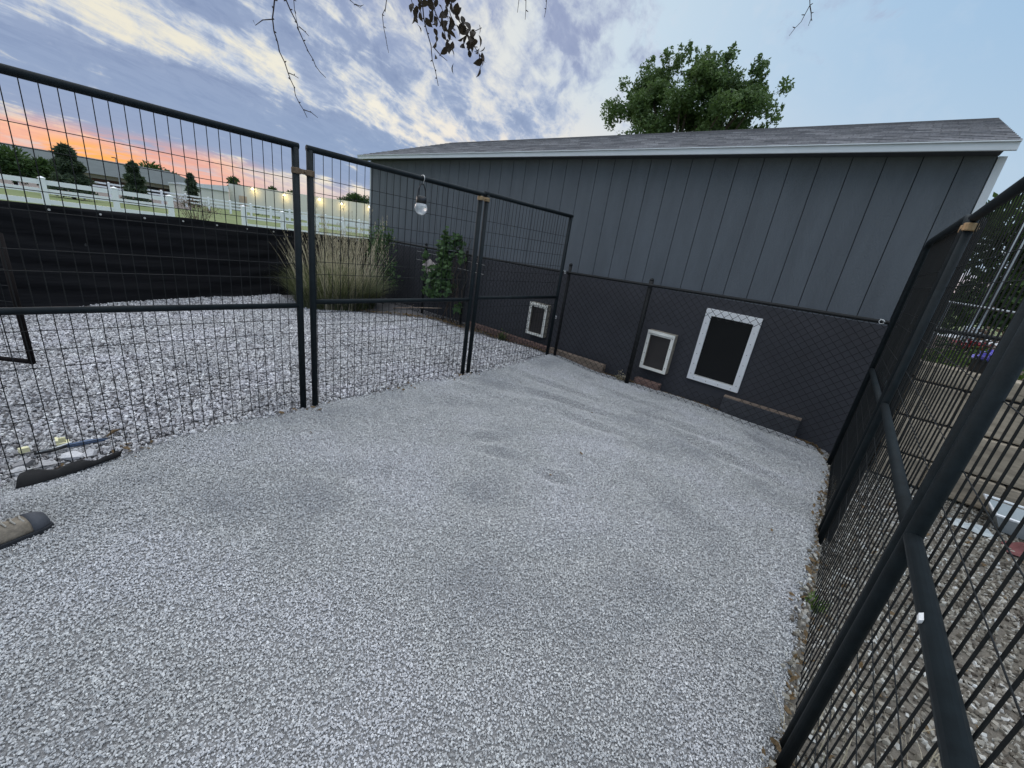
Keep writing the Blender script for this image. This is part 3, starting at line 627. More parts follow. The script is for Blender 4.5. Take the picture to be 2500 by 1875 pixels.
# ================================================================ black screen fence on the left
scr = empty('screen_fence', (-7.35, 1, 0), 'low fence covered with wrinkled black privacy fabric across the yard', 'fence')
def sxy(t):  # t along y
    return float(np.interp(t, [-3.4, -.17, 3.6, 4.98], [-6.55, -7.02, -7.85, -8.12]))
ys_ = np.linspace(-3.4, 4.98, 170); zs_ = np.linspace(0, 1, 26)
V_ = []
for y in ys_:
    for s in zs_:
        h = 1.115 + .018 * math.sin(y * 1.1) - .012 * abs(math.sin(y * 1.9)); z = -.05 + s * (h + .05)
        wr = .010 * math.sin(s * 23 + math.sin(y * 1.3) * 4) + .012 * math.sin(s * 51 + y * 1.7 + 3 * math.sin(y * .9)) + .012 * math.sin(y * 2.1 + s * 5) + .05 * max(0, .18 - s) * (1 + math.sin(y * 3.1)) * 2
        V_.append((sxy(y) + wr, y, z))
i = np.arange(170 * 26).reshape(170, 26); F_ = np.stack([i[:-1, :-1], i[:-1, 1:], i[1:, 1:], i[1:, :-1]], -1).reshape(-1, 4)
o = mesh_np('screen', np.array(V_), F_, MT['fabric'], scr, True); md = o.modifiers.new('thickness', 'SOLIDIFY'); md.thickness = .003
for y in (-2.6, -1.0, .6, 2.2, 3.8):
    b = MB(); b.tube([(sxy(y) - .04, y, -.2), (sxy(y) - .04, y, 1.08)], .02, 10); b.obj('post', MT['chain'], scr, smooth=True)
for y in np.arange(-3.0, 4.6, .42):
    b = MB()
    c = Vector((sxy(y) + .022, y, 1.068 + .018 * math.sin(y * 1.1) - .012 * abs(math.sin(y * 1.9)))); b.tube([c, c + Vector((.006, 0, 0))], .012, 10); b.obj('grommet', MT['zinc'], scr)
# brown steel frame standing in the yard, at the left edge
fr = empty('pen_gate', (-4.9, -.2, 0), 'dark brown metal pen gate standing in the yard at the left edge', 'gate')
d = Vector((-.73, -.68, 0)).normalized(); c0 = Vector((-4.73, -.03, 0))
for u in (0, 1.1):
    b = MB(); p = c0 + d * u; b.tube([p + Vector((0, 0, .03)), p + Vector((0, 0, 1.0))], .02, 10); b.obj('post', MT['brownm'], fr, smooth=True)
for z in (.045, .99):
    b = MB(); b.tube([c0 + Vector((0, 0, z)) - d * .012, c0 + d * 1.1 + Vector((0, 0, z))], .018, 10); b.obj('rail', MT['brownm'], fr, smooth=True)
b = MB()
for u in np.arange(.08, 1.08, .08): b.tube([c0 + d * u + Vector((0, 0, .04)), c0 + d * u + Vector((0, 0, .98))], .002, 5)
for z in np.arange(.15, .95, .12): b.tube([c0 + Vector((0, 0, z)), c0 + d * 1.1 + Vector((0, 0, z))], .002, 5)
b.obj('wire_mesh', MT['wire'], fr)

# ---------------------------------------------------------------- plants
def blades(n, base, spread, hmin, hmax, lean, w, seg=5, droop=1., seed=1, upright=0.):
    r = np.random.default_rng(seed); a = r.uniform(0, 2 * np.pi, n); rad = spread * np.sqrt(r.uniform(0, 1, n)); bx = base[0] + rad * np.cos(a) * base[3]; by = base[1] + rad * np.sin(a) * base[4]
    ad = a + r.normal(0, .7, n); h = r.uniform(hmin, hmax, n) * (1.06 - .30 * (rad / spread) ** 2); ln = (lean * (.35 + .65 * rad / spread) + r.normal(0, .08, n)) * h
    V_ = np.zeros((n, (seg + 1) * 2, 3)); ww = w * r.uniform(.6, 1.3, n)
    for s in range(seg + 1):
        t = s / seg; hor = ln * t ** 1.7; zz = h * (t - droop * .42 * np.abs(ln / h) * t ** 2.6)
        x = bx + np.cos(ad) * hor; y = by + np.sin(ad) * hor; wd = ww * (1 - t) ** .6 * .5 + .0004
        px, py = -np.sin(ad + .5), np.cos(ad + .5)
        V_[:, 2 * s] = np.stack([x - px * wd, y - py * wd, base[2] + zz], -1); V_[:, 2 * s + 1] = np.stack([x + px * wd, y + py * wd, base[2] + zz], -1)
    q = np.array([(2 * s, 2 * s + 1, 2 * s + 3, 2 * s + 2) for s in range(seg)]); F_ = (q[None] + (np.arange(n) * (seg + 1) * 2)[:, None, None]).reshape(-1, 4)
    return V_.reshape(-1, 3), F_
og = empty('ornamental_grass', (-6.7, 3.45, 0), 'tall clump of ornamental grass with straw coloured stalks by the black screen', 'grass clump')
V1, F1 = blades(2300, (-6.75, 3.5, -.02, .75, 1.05), .62, .40, 1.0, .72, .014, 6, 1.1, 3)
mesh_np('leaf_blades', V1, F1, LF['grass'], og, True)
V1, F1 = blades(460, (-6.7, 3.5, -.02, .8, 1.15), .56, .50, 1.45, .36, .011, 5, .2, 4)
Vs = V1; mesh_np('stalks', V1, F1, LF['straw'], og, True)
V1, F1 = blades(110, (-6.75, 3.7, .0, .8, 1.0), .50, 1.0, 1.68, .24, .008, 5, .2, 5)
r = np.random.default_rng(6); tips = np.concatenate([V1.reshape(110, -1, 3)[:, -1], Vs.reshape(460, -1, 3)[:70, -1]]); tips = tips[tips[:, 2] > .8]; pl = []; pf_ = []
for t in tips:
    for k in range(12):
        a = r.uniform(0, 6.28); h = r.uniform(-.20, .03); wd_ = .022 * (1 - abs(h + .08) / .16); c = t + np.array([r.normal(0, .003), r.normal(0, .003), h]); e = c + np.array([math.cos(a) * wd_, math.sin(a) * wd_, .045]); n0 = len(pl); pl += [c, e, c + (0, 0, .022)]; pf_.append((n0, n0 + 1, n0 + 2))
mesh_np('tall_stalks', V1, F1, LF['straw'], og, True); mesh_np('seed_heads', np.array(pl), np.array(pf_), LF['straw'], og)
def leaves(C, size, seed=1, aspect=.55, up=0., hang=0.):
    """one bent diamond leaf (two quads) at each centre"""
    r = np.random.default_rng(seed); n = len(C); d = r.normal(0, 1, (n, 3)); d[:, 2] = d[:, 2] * .6 + up - hang; d /= np.linalg.norm(d, axis=1)[:, None]
    s = np.cross(d, r.normal(0, 1, (n, 3))); s /= np.linalg.norm(s, axis=1)[:, None]; nn = np.cross(d, s); sz = (size * r.uniform(.6, 1.35, n))[:, None]
    V_ = np.stack([C - d * sz * .5, C + s * sz * aspect * .5 + nn * sz * .08, C + d * sz * .5, C - s * sz * aspect * .5 + nn * sz * .08], 1)
    F_ = np.arange(n * 4).reshape(n, 4); return V_.reshape(-1, 3), F_
def blobs(spec, seed=1, shell=.5):
    """spec: (x,y,z,rx,ry,rz,n) -> points mostly near each blob's surface"""
    r = np.random.default_rng(seed); out = []
    for x, y, z, rx, ry, rz, n in spec:
        d = r.normal(0, 1, (n, 3)); d /= np.linalg.norm(d, axis=1)[:, None]; k = (r.uniform(0, 1, n) ** shell)[:, None]; lump = 1 + .18 * np.sin(d[:, :1] * 7 + x) * np.cos(d[:, 1:2] * 6 + y)
        out.append(np.array([x, y, z]) + d * k * lump * np.array([rx, ry, rz]))
    return np.concatenate(out)
vn = empty('climbing_vine', (-5.4, 4.66, 0), 'leafy green vine climbing the chain link fence between the grass and the posts', 'vine')
spec = [(-5.35, 4.64, 1.22, .26, .08, .22, 80), (-5.12, 4.64, 1.32, .16, .07, .14, 45), (-5.42, 4.63, 1.38, .08, .06, .16, 22), (-5.35, 4.62, .98, .22, .10, .2, 80), (-5.6, 4.60, .72, .30, .12, .22, 110), (-5.35, 4.6, .62, .28, .12, .22, 90), (-5.55, 4.6, .45, .32, .12, .14, 80), (-5.9, 4.62, 1.0, .12, .05, .16, 14), (-5.0, 4.62, 1.12, .12, .06, .12, 20), (-4.95, 4.62, .30, .10, .07, .14, 16), (-5.3, 4.6, .82, .2, .1, .15, 50)]
V1, F1 = leaves(blobs(spec, 3, .6), .105, 4, .72, hang=.3); mesh_np('leaves', V1, F1, LF['vine'], vn, True)
b = MB()
for k in range(9):
    x = -5.5 + .08 * k + random.gauss(0, .05); p = [(x, 4.66, -.05)]
    for s in range(7): x += random.gauss(.01, .06); p.append((x, 4.66 + random.gauss(0, .02), .2 * (s + 1)))
    b.tube(p, [.007 - .0006 * s for s in range(8)], 5)
b.obj('stems', MT['bark'], vn)
sh = empty('leafy_shrub', (-7.0, 4.5, 0), 'loose green shrub between the tall grass and the shed wall', 'shrub')
spec = [(-7.0, 4.45, 1.1, .30, .2, .40, 420), (-6.75, 4.45, 1.2, .16, .2, .25, 160), (-7.3, 4.5, 1.0, .3, .2, .4, 300), (-6.7, 4.45, .65, .35, .2, .4, 260), (-7.1, 4.4, .5, .4, .25, .45, 300)]
V1, F1 = leaves(blobs(spec, 8, .7), .06, 9, .5); mesh_np('leaves', V1, F1, LF['vine'], sh, True)
b = MB()
for k in range(8): a = random.uniform(-.4, .4); b.tube([(-7 + a * .3, 4.5, -.05), (-7 + a * .7, 4.48, .6), (-7 + a, 4.45, 1.25)], [.012, .009, .004], 6)
b.obj('stems', MT['bark'], sh)
b = MB(); b.tube([(-6.35, 4.35, .02), (-5.9, 4.38, .12), (-5.55, 4.42, .19), (-5.2, 4.5, .25)], [.012, .010, .008, .005], 6); b.tube([(-5.9, 4.38, .12), (-5.7, 4.3, .22)], [.006, .003], 5)
tag(b.obj('fallen_branch', MT['timber']), 'bare grey fallen branch lying at the foot of the vine', 'branch')
b = MB(); b.add([(-5.98, 4.655, .86), (-5.78, 4.65, .98), (-5.62, 4.655, .90), (-5.68, 4.66, .70), (-5.86, 4.65, .74)], [(0, 1, 2, 3, 4)]); o = b.obj('plastic_scrap', MT['stone']); md = o.modifiers.new('t', 'SOLIDIFY'); md.thickness = .01
tag(o, 'pale pinkish scrap caught in the chain link left of the vine', 'scrap')
def weed(x, y, z, h, n, label, mt='weed', sd=1, group=None):
    w = empty('weed', (x, y, z), label, 'weed', group); V1, F1 = blades(n, (x, y, z, 1, 1), .05, h * .4, h, .7, .012, 4, .9, sd); mesh_np('leaves', V1, F1, LF[mt], w, True)
    V2, F2 = leaves(blobs([(x, y, z + h * .5, .07, .06, h * .5, n // 2)], sd), .035, sd); mesh_np('small_leaves', V2, F2, LF[mt], w, True); return w
weed(-1.98, 4.76, -.02, .16, 26, 'pale straggly weed at the foot of the black fence post', 'straw', 3)
weed(-4.0, 4.72, .0, .2, 34, 'small green weed behind the left panels at the shed foot', 'weed', 4)
weed(.30, 2.35, -.09, .10, 40, 'yellow green weed at the gravel edge under the right fence', 'bright', 5)
weed(.44, 1.25, -.1, .14, 50, 'green weed between the stones behind the nearest right panel', 'weed', 6)
gr = []
V1, F1 = blades(260, (.75, 1.35, -.09, 1.4, 1.6), .35, .06, .24, .8, .004, 4, 1., 12); o = mesh_np('dry_grass', V1, F1, LF['straw'], None, True); tag(o, 'thin dry grass growing through the gravel at right', None, None, 'stuff')

# plastic strip and landscape fabric by the near gate
st = empty('plastic_strip', (-3.25, .08, -.04), 'blue and black plastic strip with cream clips lying outside the left panel', 'plastic strip')
b = MB(); b.tube([(-3.255, -.10, -.055), (-3.235, -.03, -.048), (-3.25, .04, -.042)], .009, 8); b.obj('black_end', MT['blackp'], st, smooth=True)
b = MB(); b.tube([(-3.25, -.09, -.045), (-3.238, -.02, -.036), (-3.262, .05, -.030)], .004, 6); b.obj('white_edge', MT['zip'], st)
b = MB(); b.tube([(-3.25, .03, -.045), (-3.245, .12, -.040), (-3.240, .20, -.045)], [.012, .014, .008], 10); b.obj('blue_sleeve', MT['bluep'], st, smooth=True)
b = MB(); b.box((-3.335, -.012, -.055), (-3.325, .030, -.02)); b.box((-3.335, -.012, -.020), (-3.275, .0, -.012)); b.box((-3.335, .03, -.05), (-3.28, .042, -.040)); b.box((-3.285, -.012, -.045), (-3.275, .03, -.033)); b.obj('clip', MT['creamp'], st)
b = MB(); b.obox((-3.30, -.135, -.04), (.012, .004, 0), (-.004, .018, 0), (0, 0, .014)); b.obj('clip', MT['creamp'], st)
b = MB(); b.tube([(-3.285, .2, -.05), (-3.31, .235, -.03), (-3.33, .27, -.035)], [.006, .010, .003], 6); b.obj('torn_end', LF['litter'], st)
n = 18; v = []
for i in range(n):
    y = -.16 + .40 * i / (n - 1); wd = .115 * (1 - (i / (n - 1)) ** 1.3) + .004
    z = float(gz(-2.99, y)); v += [(-3.035 + .07 * i / (n - 1), y, z + .030 + .012 * math.sin(i * .9)), (-3.035 + .07 * i / (n - 1) + wd * .5, y - .01, z + .034 + .006 * math.sin(i * 1.9)), (-3.035 + .07 * i / (n - 1) + wd, y - .02, z + .012)]
b = MB(); b.add(v, [(3 * i + k, 3 * i + 3 + k, 3 * i + 4 + k, 3 * i + 1 + k) for i in range(n - 1) for k in (0, 1)]); o = b.obj('landscape_fabric', MT['cloth'], smooth=True); md = o.modifiers.new('t', 'SOLIDIFY'); md.thickness = .003
tag(o, 'torn strip of black landscape fabric sticking out of the gravel by the left panel', 'fabric')
# a few large rocks outside the gate
for k, (x, y, s) in enumerate(((-3.10, -.06, .045), (-3.13, .04, .052), (-3.10, .11, .038), (-3.16, -.14, .05), (-3.09, -.16, .04))):
    bm = bmesh.new()
    for _ in range(14):
        d = Vector((random.gauss(0, 1), random.gauss(0, 1), random.gauss(0, 1))).normalized() * s; bm.verts.new((x + d.x, y + d.y, float(gz(x, y)) + .02 + d.z * .7))
    bmesh.ops.convex_hull(bm, input=bm.verts); bmesh.ops.delete(bm, geom=[q for q in bm.verts if not q.link_faces], context='VERTS')
    me = bpy.data.meshes.new('rock'); bm.to_mesh(me); bm.free(); me.materials.append(coarseM); o = bpy.data.objects.new('rock', me); link(o)
    tag(o, ('largest pale rock just outside the panel, at the wide end of the black fabric', 'pale rock touching the black end of the plastic strip', 'pale rock nearest the blue sleeve of the plastic strip', 'pale rock farthest left, behind the cream clip', 'small pale rock against the wide end of the black fabric')[k], 'rock', 'pale rocks beside the fabric strip')

# ================================================================ beyond the right fence
bw = empty('retaining_wall', (2, 5.2, 0), 'low wall of stacked tan blocks behind the right fence', 'retaining wall')
zz = [-.14, .13, .47, .80, .97]; r = random.Random(4)
for i in range(4):
    b = MB(); x = .60 - r.uniform(0, .02) - (.0 if i % 2 else .0)
    while x < 4.2:
        w = r.uniform(.45, .62) if x > .62 or i % 2 else .34
        b.box((x, 4.98 + r.uniform(-.006, .012) + .012 * i, zz[i] + .012), (x + w - .010, 5.25, zz[i + 1] - .004 - r.uniform(0, .004))); x += w
    b.obj('block_course', MT['block'], bw, bevel=.012)
b = MB(); b.box((.62, 5.06, -.14), (4.2, 5.24, .955)); b.obj('core', MT['dark'], bw)
g = MB(); g.add([(.62, 5.1, .93), (4.2, 5.1, .93), (4.2, 9.5, 1.0), (.62, 9.5, 1.0)], [(0, 1, 2, 3)]); g.obj('garden_bed', MT['mulch'], kind='structure')
g = MB(); g.box((.60, 5.26, -.14), (.70, 9.5, .93)); g.obj('bed_side', MT['block'], bw)
def tree(name, base, label, cat, spec, size, lm, nseed, trunk, limbs, group=None, aspect=.5, tr=.12, up=.2):
    t = empty(name, base, label, cat, group); bx, by, bz = base
    V1, F1 = leaves(blobs([(bx + a, by + c, bz + d, e, f, g_, n) for a, c, d, e, f, g_, n in spec], nseed, .55), size, nseed, aspect, up); mesh_np('crown', V1, F1, lm, t)
    b = MB(); b.tube([(bx, by, bz - .2), (bx + tr * .3, by, bz + trunk * .5), (bx, by, bz + trunk)], [tr, tr * .8, tr * .6], 9)
    rr = random.Random(nseed)
    for k in range(limbs):
        s = spec[k % len(spec)]; z0 = bz + trunk * rr.uniform(.6, 1.); b.tube([(bx, by, z0), (bx + s[0] * .5 + rr.gauss(0, .1), by + s[1] * .5, (z0 + bz + s[2]) / 2 + .1), (bx + s[0], by + s[1], bz + s[2])], [tr * .5, tr * .3, tr * .1], 6)
    b.obj('trunk', MT['bark'], t); return t
# purple flowers, greenery and red flowers in the bed
fl = empty('flower_pot', (.96, 5.15, .95), 'black pot of violet flowers on the block wall', 'flower pot')
b = MB(); b.lathe((.96, 5.16, .965), [(.065, 0), (.085, .10), (.092, .105), (.080, .106), (.07, .09)], 16); b.obj('pot', MT['blackp'], fl)
V1, F1 = leaves(blobs([(.96, 5.13, 1.10, .085, .07, .06, 130)], 3), .035, 4, .8); mesh_np('petals', V1, F1, MT['purple'], fl)
V1, F1 = leaves(blobs([(.96, 5.16, 1.07, .10, .08, .05, 90)], 5), .035, 6, .5); mesh_np('leaves', V1, F1, LF['dark'], fl)
for k, (x, y, n, h, lab) in enumerate(((.72, 5.35, 240, .10, 'low green plants at the left end of the block wall'), (1.35, 5.4, 280, .13, 'low green plants right of the violet flowers'), (1.0, 5.9, 260, .16, 'green plants behind the violet flowers'))):
    w = empty('garden_plant', (x, y, .95), lab, 'plant', 'low plants in the raised bed'); V1, F1 = leaves(blobs([(x, y, .98, .24, .16, h, n)], 10 + k), .05, 20 + k, .5, .5); mesh_np('leaves', V1, F1, LF['bright'], w)
w = empty('red_flowers', (1.15, 6.6, .98), 'small red flowers farther back in the raised bed', 'flowers'); V1, F1 = leaves(blobs([(1.05, 6.5, 1.10, .16, .08, .05, 90)], 12), .05, 12); mesh_np('petals', V1, F1, MT['red'], w); V1, F1 = leaves(blobs([(1.05, 6.5, 1.05, .4, .2, .09, 260)], 13), .05, 13); mesh_np('leaves', V1, F1, LF['dark'], w)
w = empty('dry_shrub', (1.9, 8.4, .98), 'low dark brown shrub at the foot of the white pole', 'shrub'); V1, F1 = leaves(blobs([(1.75, 8.2, 1.14, .55, .3, .16, 500), (2.3, 8.3, 1.16, .6, .3, .18, 500)], 14), .06, 14); mesh_np('leaves', V1, F1, LF['brown'], w)
pl_ = empty('white_pole', (1.36, 9.0, .9), 'tall slim white double pole standing beyond the right fence', 'pole')
for dx in (0, .085):
    b = MB(); b.tube([(1.36 + dx, 9.0, .9), (1.36 + dx, 9.0, 4.4)], .028, 10); b.obj('pipe', MT['pole'], pl_, smooth=True)
for z in (2.1, 3.4):
    b = MB(); b.box((1.34, 8.985, z), (1.465, 9.015, z + .03)); b.obj('bracket', MT['silver'], pl_)
b = MB(); b.box((1.30, 8.93, .92), (1.52, 9.07, 1.22)); b.obj('base', MT['pole'], pl_, bevel=.01)
sf = empty('silver_rail_fence', (3, 6.9, 0), 'galvanised rail fence behind the raised bed', 'fence')
b = MB(); b.tube([(.75, 6.9, 1.505), (5.5, 6.9, 1.39)], .014, 8); b.obj('rail', MT['silver'], sf)
for x in (.8, 2.9, 5.0):
    b = MB(); b.tube([(x, 6.9, .9), (x, 6.9, 1.50)], .016, 8); b.obj('post', MT['silver'], sf)
# white tub and red cloth on the ground
tb = empty('white_tub', (1.55, 4.62, -.1), 'shallow white plastic tub lying below the block wall', 'tub')
b = MB()
def frus(b, c, a0, b0, a1, b1, h, z):
    x, y = c; v = [(x + sx * a0, y + sy * b0, z) for sx, sy in ((-1, -1), (1, -1), (1, 1), (-1, 1))] + [(x + sx * a1, y + sy * b1, z + h) for sx, sy in ((-1, -1), (1, -1), (1, 1), (-1, 1))]
    b.add(v, [(0, 3, 2, 1), (0, 1, 5, 4), (1, 2, 6, 5), (2, 3, 7, 6), (3, 0, 4, 7)])
frus(b, (1.60, 4.66), .24, .14, .31, .19, .12, -.095); o = b.obj('body', MT['tubw'], tb); md = o.modifiers.new('t', 'SOLIDIFY'); md.thickness = .006
b = MB(); b.tube([(1.28, 4.46, .042), (1.92, 4.46, .042), (1.92, 4.86, .042), (1.28, 4.86, .042), (1.28, 4.47, .042)], .010, 6); b.obj('rim', MT['vinyl'], tb)
def crumple(name, c, sx, sy, h, mt, label, cat, sd):
    r = np.random.default_rng(sd); n = 22; X, Y = np.meshgrid(np.linspace(-1, 1, n), np.linspace(-1, 1, n)); ed = np.clip(1 - (X ** 2 + Y ** 2) ** 1.4, 0, 1)
    Zz = h * ed * (.5 + .5 * np.sin(X * 5 + 2 * np.sin(Y * 4 + sd)) * np.cos(Y * 6 + sd)) + .004
    V_ = np.stack([c[0] + X * sx * (1 + .1 * np.sin(Y * 5)), c[1] + Y * sy * (1 + .12 * np.sin(X * 6)), c[2] + Zz], -1).reshape(-1, 3); i = np.arange(n * n).reshape(n, n)
    o = mesh_np(name, V_, np.stack([i[:-1, :-1], i[:-1, 1:], i[1:, 1:], i[1:, :-1]], -1).reshape(-1, 4), mt, smooth=True); return tag(o, label, cat)
crumple('cloth', (1.50, 4.25, -.095), .16, .10, .09, MT['redc'], 'crumpled dull red cloth on the gravel in front of the tub', 'cloth', 3)
crumple('plastic_bag', (1.18, 4.35, -.095), .12, .06, .05, MT['tubw'], 'flattened pale plastic bag left of the tub', 'bag', 5)
b = MB(); b.tube([(1.2, 3.2, -.07), (1.32, 3.3, -.05), (1.40, 3.34, -.07)], .010, 6); tag(b.obj('stick', MT['bark']), 'short dark stick on the gravel behind the nearest right panel', 'stick')

# ---------------------------------------------------------------- trees
tp = [(-11.9, 7.6), (-12.0, 8.3), (-11.6, 9.2), (-10.9, 10.0), (-9.8, 10.15), (-9.2, 9.7), (-8.2, 9.75), (-7.0, 9.7), (-6.6, 8.9), (-5.8, 9.25), (-4.8, 8.6), (-4.9, 7.6), (-5.2, 6.6), (-6.2, 5.6), (-10.2, 5.6), (-11.0, 6.6)]
def inpoly(x, z):
    c = False
    for (x0, z0), (x1, z1) in zip(tp, tp[1:] + tp[:1]):
        if (z0 > z) != (z1 > z) and x < (x1 - x0) * (z - z0) / (z1 - z0) + x0: c = not c
    return c
r_ = random.Random(21); spec = []
while len(spec) < 78:
    x, z = r_.uniform(-12, -4.6), r_.uniform(5.4, 10.3); e = r_.uniform(.36, .85)
    if inpoly(x, z) and inpoly(x, min(z + e * .7, 12)) and inpoly(x - e * .5, z) and inpoly(x + e * .5, z): spec.append((x + 8.2, r_.uniform(-1.5, 1.5), z + .1, e, e, e * .75, int(1150 * e)))
for x, z in tp[:13]: spec.append((x + 8.2, r_.uniform(-.5, .5), z + .05, .32, .4, .36, 130))
for k in range(34):
    x, z = tp[k % 12]; x = -8.2 + (x + 8.2) * r_.uniform(.5, 1.0); z = 7.6 + (z - 7.6) * r_.uniform(.75, 1.0)
    for m_ in range(4): spec.append((x + 8.2 + .10 * m_, r_.uniform(-.6, .6), z + .16 * m_, .16 - .025 * m_, .2, .15, 26))
tree('leafy_tree', (-8.2, 20.4, -.1), 'broad green leafy tree rising behind the shed roof', 'tree', spec, .15, LF['tree'], 5, 4.6, 40, tr=.22, aspect=.5, up=.5)
for k, (x, y, s, sd, lab) in enumerate(((3.6, 17, 1.0, 31, 'dark green tree nearest the shed corner, seen through the right mesh'), (7.2, 15.5, 1.1, 32, 'dense dark tree behind the white pole'), (11.5, 15, 1.2, 33, 'dark tree at the right edge of the view'), (6.5, 24, 1.5, 34, 'taller dark tree behind the others on the right'))):
    tree('dark_tree', (x, y, -.1), lab, 'tree', [(-1.2 * s, 0, 3.4 * s, 1.2 * s, 1, 1.1 * s, 1500), (.9 * s, 0, 3.6 * s, 1.3 * s, 1, 1.2 * s, 1700), (0, 0, 2.0 * s, 1.9 * s, 1.1, 1.0 * s, 2000), (.1, 0, 4.6 * s, 1.1 * s, 1, .9 * s, 1100), (-1.3 * s, 0, 1.6 * s, 1.0 * s, .8, .7 * s, 800), (1.6 * s, 0, 2.2 * s, .9 * s, .8, 1.0 * s, 800)], .23, LF['dark'], sd, 2.4 * s, 7, 'dark trees beyond the right fence', tr=.16)

# ================================================================ the field at left
def horse_fence(azs, d_of, zt, label, rails=(0., .32, .66), rh=.14, pw_=.13, group='white three rail horse fences', gap=.02):
    c = pol(sum(azs) / len(azs), 0, d_of(sum(azs) / len(azs)), 0); f = empty('rail_fence', c, label, 'fence', group)
    P_ = [pol(a, 0, d_of(a), 0) for a in azs]
    for p in P_:
        b = MB(); b.box((p.x - pw_ / 2, p.y - pw_ / 2, -.2), (p.x + pw_ / 2, p.y + pw_ / 2, zt + .06)); b.add([(p.x - pw_ * .6, p.y - pw_ * .6, zt + .06), (p.x + pw_ * .6, p.y - pw_ * .6, zt + .06), (p.x + pw_ * .6, p.y + pw_ * .6, zt + .06), (p.x - pw_ * .6, p.y + pw_ * .6, zt + .06), (p.x, p.y, zt + .12)], [(0, 1, 4), (1, 2, 4), (2, 3, 4), (3, 0, 4), (3, 2, 1, 0)]); b.obj('post', MT['vinyl'], f)
    for k in rails:
        b = MB()
        for p, q in zip(P_[:-1], P_[1:]):
            m_ = (p + q) / 2; m_.z = zt - k - rh / 2; ax = (q - p) * .5; nn = Vector((-ax.y, ax.x, 0)).normalized() * .025; b.obox(m_, ax, nn, (0, 0, rh / 2))
        b.obj('rail', MT['vinyl'], f)
    return f
dA = lambda a: 24.
horse_fence([-101, -96.4, -91.7, -87.15, -82.57, -78.5], dA, 1.185, 'near white rail fence left of the gap in the field', (0, .30, .672), .165, .18)
dB = lambda a: 24 + (a + 72.2) * .12
horse_fence([-72.2, -68.4, -64.9, -61.9, -58.5, -55], dB, 1.19, 'near white rail fence right of the gap, behind the two joined posts', (0, .30, .672), .165, .18)
horse_fence([-100 + 1.9 * i for i in range(26)], lambda a: 66., 1.45 - 66 * math.tan(R(.12)), 'long far white rail fence crossing the whole field', (0, .36, .74), .17, .19)
# cream metal building with wall lamps
def prism(b, az0, az1, d0, d1, z0, z1a, z1b, dep=14):
    p = pol(az0, 0, d0, 0); q = pol(az1, 0, d1, 0); n = (q - p).normalized(); n = Vector((-n.y, n.x, 0)); n = n if n.dot(p) > 0 else -n
    v = [(p.x, p.y, z0), (q.x, q.y, z0), (q.x, q.y, z1b), (p.x, p.y, z1a)]; w = [(a + n.x * dep, c + n.y * dep, d) for a, c, d in v]
    b.add(v + w, [(0, 1, 2, 3), (5, 4, 7, 6), (1, 5, 6, 2), (4, 0, 3, 7), (3, 2, 6, 7)])
cb_ = empty('metal_building', pol(-68, 0, 92, 0), 'long cream metal building with lit wall lamps at dusk', 'building')
b = MB(); prism(b, -73.4, -56.5, 92, 84, -.2, 1.45 + 92 * math.tan(R(1.66)), 1.45 + 84 * math.tan(R(1.92))); b.obj('wall', MT['cream'], cb_)
b = MB(); prism(b, -77.5, -73.42, 90, 91, -.2, 1.45 + 90 * math.tan(R(.93)), 1.45 + 91 * math.tan(R(1.36))); b.obj('low_wing', MT['cream'], cb_)
b = MB(); prism(b, -77.6, -73.42, 89.8, 90.8, 1.47 + 90 * math.tan(R(.93)) - .25, 1.47 + 90 * math.tan(R(.93)), 1.49 + 91 * math.tan(R(1.36)), 14); b.obj('parapet', MT['white'], cb_)
p = pol(-71.9, 0, 91, 0); b = MB(); b.box((p.x, p.y - 1.1, -.2), (p.x + .2, p.y + 1.1, 2.4)); b.obj('door', MT['beige'], cb_)
wp, wq = pol(-73.4, 0, 92, 0), pol(-56.5, 0, 84, 0)
for a, e in ((-71.22, 1.50), (-68.2, 1.40), (-64.55, 1.55), (-62.12, 1.45), (-58.95, 1.60)):
    ra = pol(a, 0, 1, 0); dv = wq - wp; dd = (wp.x * dv.y - wp.y * dv.x) / (ra.x * dv.y - ra.y * dv.x) - .5; c = pol(a, e, dd)
    b = MB(); b.lathe((c.x, c.y, c.z - .15), [(.02, .30), (.18, .22), (.20, 0), (.03, .0)][::-1], 10); lo = b.obj('wall_lamp', MT['lamp'], cb_)
    pl2 = bpy.data.lights.new('lamp_glow', 'POINT'); pl2.energy = 38; pl2.color = (1, .70, .25); pl2.shadow_soft_size = .1; po = bpy.data.objects.new('lamp_glow', pl2); po.location = pol(a, e - .28, dd - .45); link(po, lo); po.location = WM(lo).inverted() @ po.location
